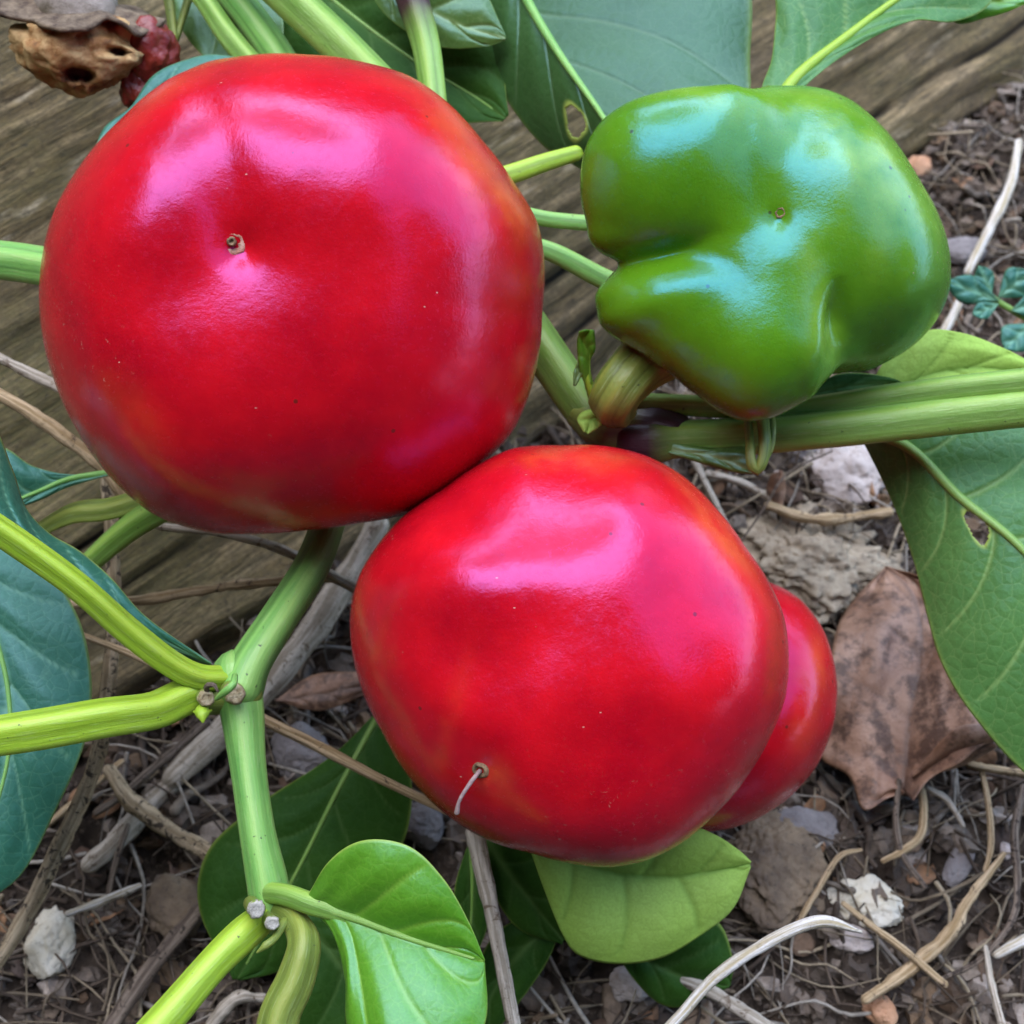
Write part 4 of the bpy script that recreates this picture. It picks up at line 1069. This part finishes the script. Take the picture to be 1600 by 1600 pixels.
def twig(pts, mat, label, r=None, name='twig', cat='twig', **k):
    pts = [(*p[:3], p[3] * 0.85) for p in pts]
    return tube(name, pts, mat, None, seg=14, rough=k.pop('rough', 0.10) * 1.6 + 0.03, seed=int(abs(pts[0][0])) % 97, label=label, cat=cat, group={'twig': 'twigs lying round the plant', 'straw': 'straws lying round the plant', 'splinter': 'pale splinters on the soil'}[cat], **k)
def gp(x, y, z, w):                        # a point z cm over the ground
    return (x, y, ground_d(x, y, z), w)
twig([(-40, 540, 21.4, 9), (40, 580, 21.3, 10), (110, 615, 21.2, 10), (180, 660, 21.2, 9)], TWIG_PALE, 'pale thin twig at the left edge, upper of the two entering behind the big pepper')
twig([(-40, 595, 21.2, 10), (40, 640, 21.2, 13), (110, 690, 21.3, 14), (165, 735, 21.5, 13), (200, 790, 21.6, 11)], TWIG_TAN, 'tan bent twig at the left edge, lower of the two entering behind the big pepper')
twig([(168, 725, 22.0, 14), (174, 830, 22.0, 14), (178, 950, 21.9, 14), (168, 1080, 21.8, 14), (150, 1190, 21.9, 15), (100, 1310, 21.9, 17), (40, 1430, 21.9, 16), (-30, 1540, 21.9, 15)], TWIG_SPOT, 'long spotted tan twig running down the left side behind the glossy leaf', rough=0.06)
twig([(185, 800, 22.4, 6), (250, 822, 22.3, 7), (340, 832, 22.2, 8), (430, 855, 22.1, 9), (500, 890, 22.0, 10), (570, 928, 22.0, 11)], TWIG_PALE, 'thin pale twig curving under the big red pepper to the central pepper')
twig([(110, 945, 22.6, 8), (220, 938, 22.5, 10), (320, 922, 22.4, 10), (430, 908, 22.3, 9), (520, 905, 22.2, 9)], TWIG_TAN, 'rough brownish twig lying level across the timber behind the left stem', rough=0.18)
twig([gp(590, 820, 1.6, 22), gp(520, 940, 1.1, 24), gp(430, 1060, .7, 24), gp(350, 1140, .5, 24), gp(270, 1215, .4, 23)], TWIG_PALE, 'thick bleached stick slanting behind the fork of the left stem', rough=0.10)
twig([gp(300, 1190, .35, 20), gp(240, 1250, .3, 22), gp(190, 1305, .35, 20), gp(140, 1350, .3, 17)], TWIG_PALE, 'short thick bleached stick with a torn white end on the soil at lower left', rough=0.16)
twig([(120, 990, 21.0, 6), (200, 1020, 20.7, 7), (290, 1062, 20.4, 8), (400, 1118, 20.2, 10), (500, 1168, 20.4, 11), (590, 1215, 20.6, 9), (700, 1268, 21.0, 8)], TWIG_TAN, 'smooth tan straw passing straight behind the fork of the left stem', rough=0.03, name='straw', cat='straw')
twig([gp(172, 1205, 1.0, 15), gp(205, 1250, 1.0, 17), gp(270, 1300, .9, 18), gp(340, 1345, .9, 18), gp(400, 1400, .8, 17), gp(470, 1480, .6, 15), gp(550, 1550, .5, 13)], TWIG_SPOT, 'dark flecked rotting twig slanting from the spotted twig to the lime leaf', rough=0.18)
twig([gp(105, 1428, .5, 5), gp(150, 1412, .6, 8), gp(190, 1396, .7, 9), gp(218, 1384, .7, 5)], TWIG_WHITE, 'short white splinter on the soil at lower left', rough=0.2, name='splinter', cat='splinter')
twig([(742, 1300, 20.5, 17), (752, 1350, 20.4, 17), (770, 1430, 20.2, 14), (785, 1510, 20.0, 14), (806, 1620, 19.8, 14)], TWIG_PALE, 'upright bleached stem below the central red pepper', rough=0.07)
twig([(1010, 1640, 18.8, 9), (1060, 1590, 18.9, 10), (1120, 1525, 19.0, 11), (1190, 1478, 19.1, 11), (1245, 1450, 19.2, 11), (1290, 1440, 19.3, 12), (1345, 1456, 19.4, 3)], TWIG_WHITE, 'bright curved white straw at the bottom right', rough=0.03, name='straw', cat='straw')
twig([gp(985, 1500, .9, 9), gp(1050, 1525, .8, 11), gp(1120, 1555, .8, 12), gp(1230, 1625, .7, 13)], TWIG_PALE, 'greyish stick passing under the bright curved straw', rough=0.12)
twig([gp(1318, 1412, .8, 5), gp(1360, 1445, .8, 7), gp(1420, 1490, .8, 7), gp(1476, 1538, .7, 7)], TWIG_TAN, 'straight straw sloping down right from the layered stone', rough=0.05, name='straw', cat='straw')
twig([gp(1352, 1562, .6, 9), gp(1420, 1515, .6, 12), gp(1480, 1465, .7, 13), gp(1520, 1400, .8, 11), gp(1568, 1335, .8, 6)], TWIG_TAN, 'split tan stem fragment slanting up right at lower right', rough=0.25)
twig([gp(1558, 1492, .7, 8), gp(1590, 1475, .8, 11), gp(1660, 1440, .8, 12)], TWIG_WHITE, 'cream splinter cut by the right edge near the bottom', rough=0.12, name='splinter', cat='splinter')
twig([gp(1592, 222, .9, 7), gp(1578, 290, .9, 9), gp(1545, 360, .8, 9), gp(1512, 425, .6, 9)], TWIG_WHITE, 'pale bent straw above the weed seedling at upper right', rough=0.08, name='straw', cat='straw')
twig([gp(1503, 462, .6, 7), gp(1490, 490, .5, 8), gp(1474, 520, .4, 8)], TWIG_WHITE, 'short pale straw stub between the green pepper and the weed', rough=0.08, name='straw', cat='straw')
twig([gp(1405, 1220, .9, 5), gp(1400, 1280, .9, 6), gp(1410, 1335, .8, 6), gp(1445, 1385, .7, 5)], TWIG_DARK, 'dark stalk hanging from the dead leaf', rough=0.1)
twig([gp(1435, 1200, .9, 5), gp(1443, 1260, .8, 8), gp(1438, 1305, .8, 8), gp(1410, 1330, .8, 7), gp(1380, 1345, .7, 5)], TWIG_TAN, 'curved buff fibre curling below the dead leaf', rough=0.08)
twig([gp(1500, 1188, .8, 6), gp(1530, 1198, .9, 7), gp(1610, 1210, .9, 7)], TWIG_TAN, 'level straw under the tip of the right hand leaf', rough=0.1, name='straw', cat='straw')
twig([gp(1600, 1230, .9, 7), gp(1585, 1300, .9, 8), gp(1590, 1380, .8, 7), gp(1580, 1440, .8, 6), gp(1530, 1500, .7, 5), gp(1470, 1530, .6, 4)], TWIG_DARK, 'long bent brown root down the lower right edge', rough=0.1)
twig([gp(1532, 1195, .8, 5), gp(1545, 1260, .8, 6), gp(1548, 1320, .8, 6), gp(1540, 1360, .7, 5)], TWIG_TAN, 'thin upright straw right of the dead leaf', rough=0.1, name='straw', cat='straw')
twig([gp(1452, 1232, .7, 5), gp(1480, 1250, .7, 7), gp(1505, 1290, .7, 5)], TWIG_PALE, 'short grey twig right below the dead leaf', rough=0.15)
twig([gp(1540, 1480, .8, 5), gp(1550, 1540, .8, 7), gp(1570, 1620, .8, 7)], TWIG_PALE, 'pale root at the bottom right corner', rough=0.1)
twig([gp(1245, 1445, .5, 5), gp(1275, 1395, .6, 6), gp(1310, 1340, .6, 6), gp(1345, 1328, .5, 4)], TWIG_TAN, 'thin tan stalk arching over the dull brown stone', rough=0.1)
twig([gp(1085, 720, .8, 7), gp(1110, 770, .7, 6), gp(1150, 850, .6, 6)], TWIG_PALE, 'thin grey straw right of the central pepper, steeper of two', rough=0.08, name='straw', cat='straw')
twig([gp(1105, 740, .6, 7), gp(1160, 755, .6, 7), gp(1215, 785, .5, 6)], TWIG_PALE, 'thin grey straw right of the central pepper, flatter of two', rough=0.08, name='straw', cat='straw')
twig([gp(1200, 790, .5, 8), gp(1280, 812, .5, 10), gp(1390, 800, .5, 8)], TWIG_TAN, 'flat fibrous stick under the pale angular stone', rough=0.2)
twig([gp(1120, 900, .3, 2), gp(1190, 800, .9, 2), gp(1230, 740, 1.1, 2), gp(1300, 705, 1.2, 2)], TWIG_DARK, 'hair thin dark rootlet in front of the pale angular stone', rough=0.05)
twig([gp(170, 1610, .5, 15), gp(230, 1520, .5, 16), gp(310, 1420, .4, 14)], TWIG_DARK, 'dark brown stick lying between the left stem and the pale stone', rough=0.12)
twig([gp(60, 1300, .5, 6), gp(120, 1250, .5, 7), gp(190, 1190, .5, 6)], TWIG_TAN, 'thin brown twig crossing the spotted twig at lower left', rough=0.1)
twig([gp(150, 1270, .6, 6), gp(200, 1235, .6, 8), gp(320, 1130, .6, 8)], TWIG_DARK, 'thin brown twig beside the bleached stick at the left fork', rough=0.1)
twig([gp(330, 1600, .5, 9), gp(370, 1560, .8, 12), gp(410, 1560, .6, 10)], TWIG_PALE, 'knotted pale root fragment at the bottom, left of the curled stem', rough=0.2)
twig([gp(165, 1420, .4, 5), gp(180, 1350, .5, 6), gp(200, 1290, .5, 5)], TWIG_DARK, 'thin dark upright twig above the white splinter', rough=0.1)

rock('stone', 85, 1478, 42, 52, ST_CREAM, facet=0.7, seed=5, h=0.8, rough=0.3, label='lumpy cream stone at the lower left edge', cat='stone')
rock('stone', 1325, 742, 72, 52, ST_WHITE, facet=0.8, seed=9, h=0.6, rough=0.28, label='pale angular stone under the right hand stems', cat='stone')
rock('stone', 1262, 715, 30, 18, ST_GREY, facet=0.6, seed=19, h=0.6, rough=0.3, label='small grey stone touching the lower stem', cat='stone')
rock('soil_clod', 1265, 880, 118, 78, ST_SAND, seed=12, h=0.35, rough=0.5, fine=0.12, sub=ICO6, label='rough sandy clod of soil right of the central red pepper', cat='clod')
rock('stone', 1215, 1360, 78, 85, ST_BROWN, facet=0.4, seed=15, h=0.5, rough=0.30, fine=0.05, sub=ICO6, label='dull brown stone behind the pale lime leaf', cat='stone')
rock('stone', 1355, 1415, 62, 34, ST_CREAM, facet=0.5, seed=17, h=0.5, rough=0.3, ang=-0.1, label='layered cream stone above the curved white straw tip', cat='stone')
rock('stone', 1328, 1468, 34, 20, ST_WHITE, facet=0.5, seed=18, h=0.6, label='small pale stone under the curved white straw tip', cat='stone')
rock('stone', 1375, 1582, 24, 22, ST_RED, facet=0.2, seed=23, h=0.8, label='reddish rounded pebble at the bottom right', cat='pebble')
rock('stone', 985, 1535, 36, 26, ST_WHITE, facet=0.3, seed=25, h=0.6, label='rounded pale pebble under the lime leaf', cat='pebble')
rock('wood_chip', 1497, 1352, 20, 38, ST_GREY, facet=0.6, seed=27, h=0.6, ang=-0.6, label='grey blunt wood chip right of the layered stone', cat='wood chip')
rock('stone', 1255, 1300, 60, 34, ST_GREY, facet=0.3, seed=29, h=0.6, label='grey clod just under the small red pepper', cat='clod')
rock('stone', 470, 1175, 48, 38, ST_GREY, facet=0.3, seed=33, h=0.6, label='grey brown clod right of the left stem', cat='clod')
rock('stone', 660, 1290, 40, 34, ST_GREY, facet=0.5, seed=35, h=0.7, label='grey clod under the left edge of the central pepper', cat='clod')
rock('stone', 280, 1420, 50, 44, ST_BROWN, facet=0.3, seed=37, h=0.6, label='brown clod left of the left stem', cat='clod')
rock('stone', 1435, 262, 20, 18, ST_RED, facet=0.4, seed=39, h=0.6, label='small pinkish stone at the timber edge above the green pepper', cat='pebble')
rock('stone', 1500, 395, 40, 24, ST_GREY, facet=0.4, seed=41, h=0.5, label='flat grey stone beside the pale straw', cat='stone')
rock('stone', 1570, 1330, 9, 12, ST_WHITE, seed=43, h=0.9, label='tiny round white pebble near the right edge', cat='pebble')
leaf('dead_leaf', [(1215, 800, 26.6), (1210, 770, 26.4), (1218, 735, 26.2)], [(1212, 800, 26.6), (1198, 770, 26.5), (1205, 742, 26.2)], [(1220, 800, 26.6), (1228, 765, 26.5), (1222, 735, 26.2)], DEAD, None, nv=2, n=24, mhalf=8, cup=0.5, seed=50, label='small orange brown leaf scrap left of the pale angular stone', cat='dead leaf')
leaf('dead_leaf', [(430, 1095, 24.3), (500, 1085, 24.2), (570, 1070, 24.2)], [(430, 1095, 24.3), (490, 1055, 24.4), (570, 1050, 24.3)], [(430, 1095, 24.3), (500, 1110, 24.2), (572, 1085, 24.2)], DEAD, None, nv=3, n=30, mhalf=10, cup=0.4, seed=51, label='dark purplish leaf scrap between the left stem and the central pepper', cat='dead leaf')

# ---- soil crumbs and root fibres (uncountable)
def board_front(x, y):                     # cm in front of the timber foot
    return (np.stack([x, y, 0 * x], -1) - A0) @ nh
tints = np.array([(0.08, 0.058, 0.044), (0.14, 0.105, 0.08), (0.20, 0.155, 0.12), (0.28, 0.22, 0.17), (0.38, 0.31, 0.25), (0.16, 0.10, 0.06), (0.26, 0.17, 0.10), (0.60, 0.50, 0.42)])
tp = np.array([.22, .22, .18, .12, .08, .08, .06, .04])
nc = 11000
cx = rng.uniform(-12, 15, nc * 3); cy = rng.uniform(0.5, 33, nc * 3)
ok = board_front(cx, cy) > -0.3
cx, cy = cx[ok][:nc], cy[ok][:nc]; nc = len(cx)
szr = 0.045 + 0.22 * rng.random(nc) ** 4.0
cz = ground_h(cx, cy) - 0.25 + szr * 0.35
D1, F1 = ICO1
D2, F2 = ico(2)
VV, FF, TT = [], [], []
off = 0
for i in range(nc):
    Dd, Ff = (D2, F2) if szr[i] > 0.13 else (D1, F1)
    q = Dd * (1 + 0.45 * rng.uniform(-1, 1, (len(Dd), 1))) * (szr[i] * rng.uniform(0.6, 1.3, 3))
    VV.append(q + np.array([cx[i], cy[i], cz[i]]))
    FF += [(a + off, b + off, c + off) for a, b, c in Ff]
    off += len(Dd)
    TT.append(np.tile(tints[rng.choice(8, p=tp)] * rng.uniform(0.7, 1.3), (len(Dd), 1)))
make('soil_crumbs', np.vstack(VV), FF, CRUMB, attrs={'tint': np.vstack(TT)}, origin=(0, 15, 0), smooth_shade=False, kind='stuff',
     label='loose dark crumbs of soil and grit', cat='soil')
def fibres(name, n, rmin, rmax, lmin, lmax, cols, label, region, zup=0.25):
    VV, FF, TT = [], [], []
    off = 0
    for i in range(n):
        while True:
            x, y = rng.uniform(*region[0]), rng.uniform(*region[1])
            if board_front(np.array(x), np.array(y)) > 0.1: break
        a = rng.uniform(0, 2 * np.pi); L_ = rng.uniform(lmin, lmax); r0 = rng.uniform(rmin, rmax)
        pts = []
        for k in range(5):
            zz = float(ground_h(np.array(x), np.array(y))) - 0.15 + rng.uniform(0, zup)
            pts.append((x, y, zz, r0 * (1 - 0.15 * k)))
            a += rng.uniform(-0.6, 0.6)
            x += math.cos(a) * L_ / 4; y += math.sin(a) * L_ / 4
        v, f, *_ = tube(None, pts, None, seg=5, n=11, world=True)
        VV.append(v); FF += [tuple(q + off for q in ff) for ff in f]; off += len(v)
        TT.append(np.tile(np.array(cols[rng.integers(len(cols))]) * rng.uniform(0.6, 1.2), (len(v), 1)))
    make(name, np.vstack(VV), FF, CRUMB, attrs={'tint': np.vstack(TT)}, origin=(0, 15, 0), kind='stuff', label=label, cat='roots')
fc_ = [(0.45, 0.36, 0.24), (0.30, 0.23, 0.15), (0.14, 0.10, 0.07), (0.52, 0.46, 0.38), (0.10, 0.07, 0.05)]
fibres('root_fibres', 1500, 0.012, 0.045, 0.8, 3.8, fc_, 'tangle of thin dry root fibres and straw bits on the soil', ((-11, 14), (1, 30)), 0.5)
fibres('bark_chips', 200, 0.06, 0.12, 0.5, 1.3, [(0.16, 0.12, 0.09), (0.26, 0.21, 0.16), (0.34, 0.29, 0.24)], 'scattered small bark chips on the soil', ((-11, 14), (1, 30)), 0.3)

def litter(n):
    VV, FF, TT = [], [], []
    off = 0
    while off < n * 25:
        x, y = rng.uniform(-10, 13), rng.uniform(1, 30)
        if board_front(np.array(x), np.array(y)) < 0.2: continue
        a, b = rng.uniform(0.18, 0.55), rng.uniform(0.10, 0.28)
        u, v = np.meshgrid(np.linspace(-1, 1, 5), np.linspace(-1, 1, 5))
        u, v = u.ravel(), v.ravel()
        w = (1 - 0.55 * u * u) * v
        p = np.stack([u * a, w * b, 0.25 * a * rng.uniform(-1, 1) * u * u + 0.5 * b * rng.uniform(-1.2, 1.2) * w * w + rng.normal(0, 0.02, 25)], 1)
        p += rng.normal(0, 0.012, p.shape)
        t, tl_, tz = rng.uniform(0, 6.28), rng.normal(0, 0.5), rng.normal(0, 0.4)
        M_ = np.array(Matrix.Rotation(t, 3, 'Z') @ Matrix.Rotation(tl_, 3, 'X') @ Matrix.Rotation(tz, 3, 'Y'))
        q = p @ M_.T + np.array([x, y, float(ground_h(np.array(x), np.array(y))) - 0.25 + 0.2])
        VV.append(q)
        FF += [(off + i * 5 + j, off + i * 5 + j + 1, off + i * 5 + j + 6, off + i * 5 + j + 5) for i in range(4) for j in range(4)]
        cols = [(0.30, 0.19, 0.12), (0.20, 0.12, 0.08), (0.42, 0.31, 0.22), (0.14, 0.10, 0.08), (0.46, 0.25, 0.13)]
        TT.append(np.tile(np.array(cols[rng.integers(5)]) * rng.uniform(0.7, 1.2), (25, 1)))
        off += 25
    o = make('leaf_litter', np.vstack(VV), FF, CRUMB, attrs={'tint': np.vstack(TT)}, origin=(0, 15, 0), kind='stuff', label='crumpled scraps of brown leaf litter on the soil', cat='leaf litter')
    sm = o.modifiers.new('thickness', 'SOLIDIFY'); sm.thickness = 0.0002
litter(330)
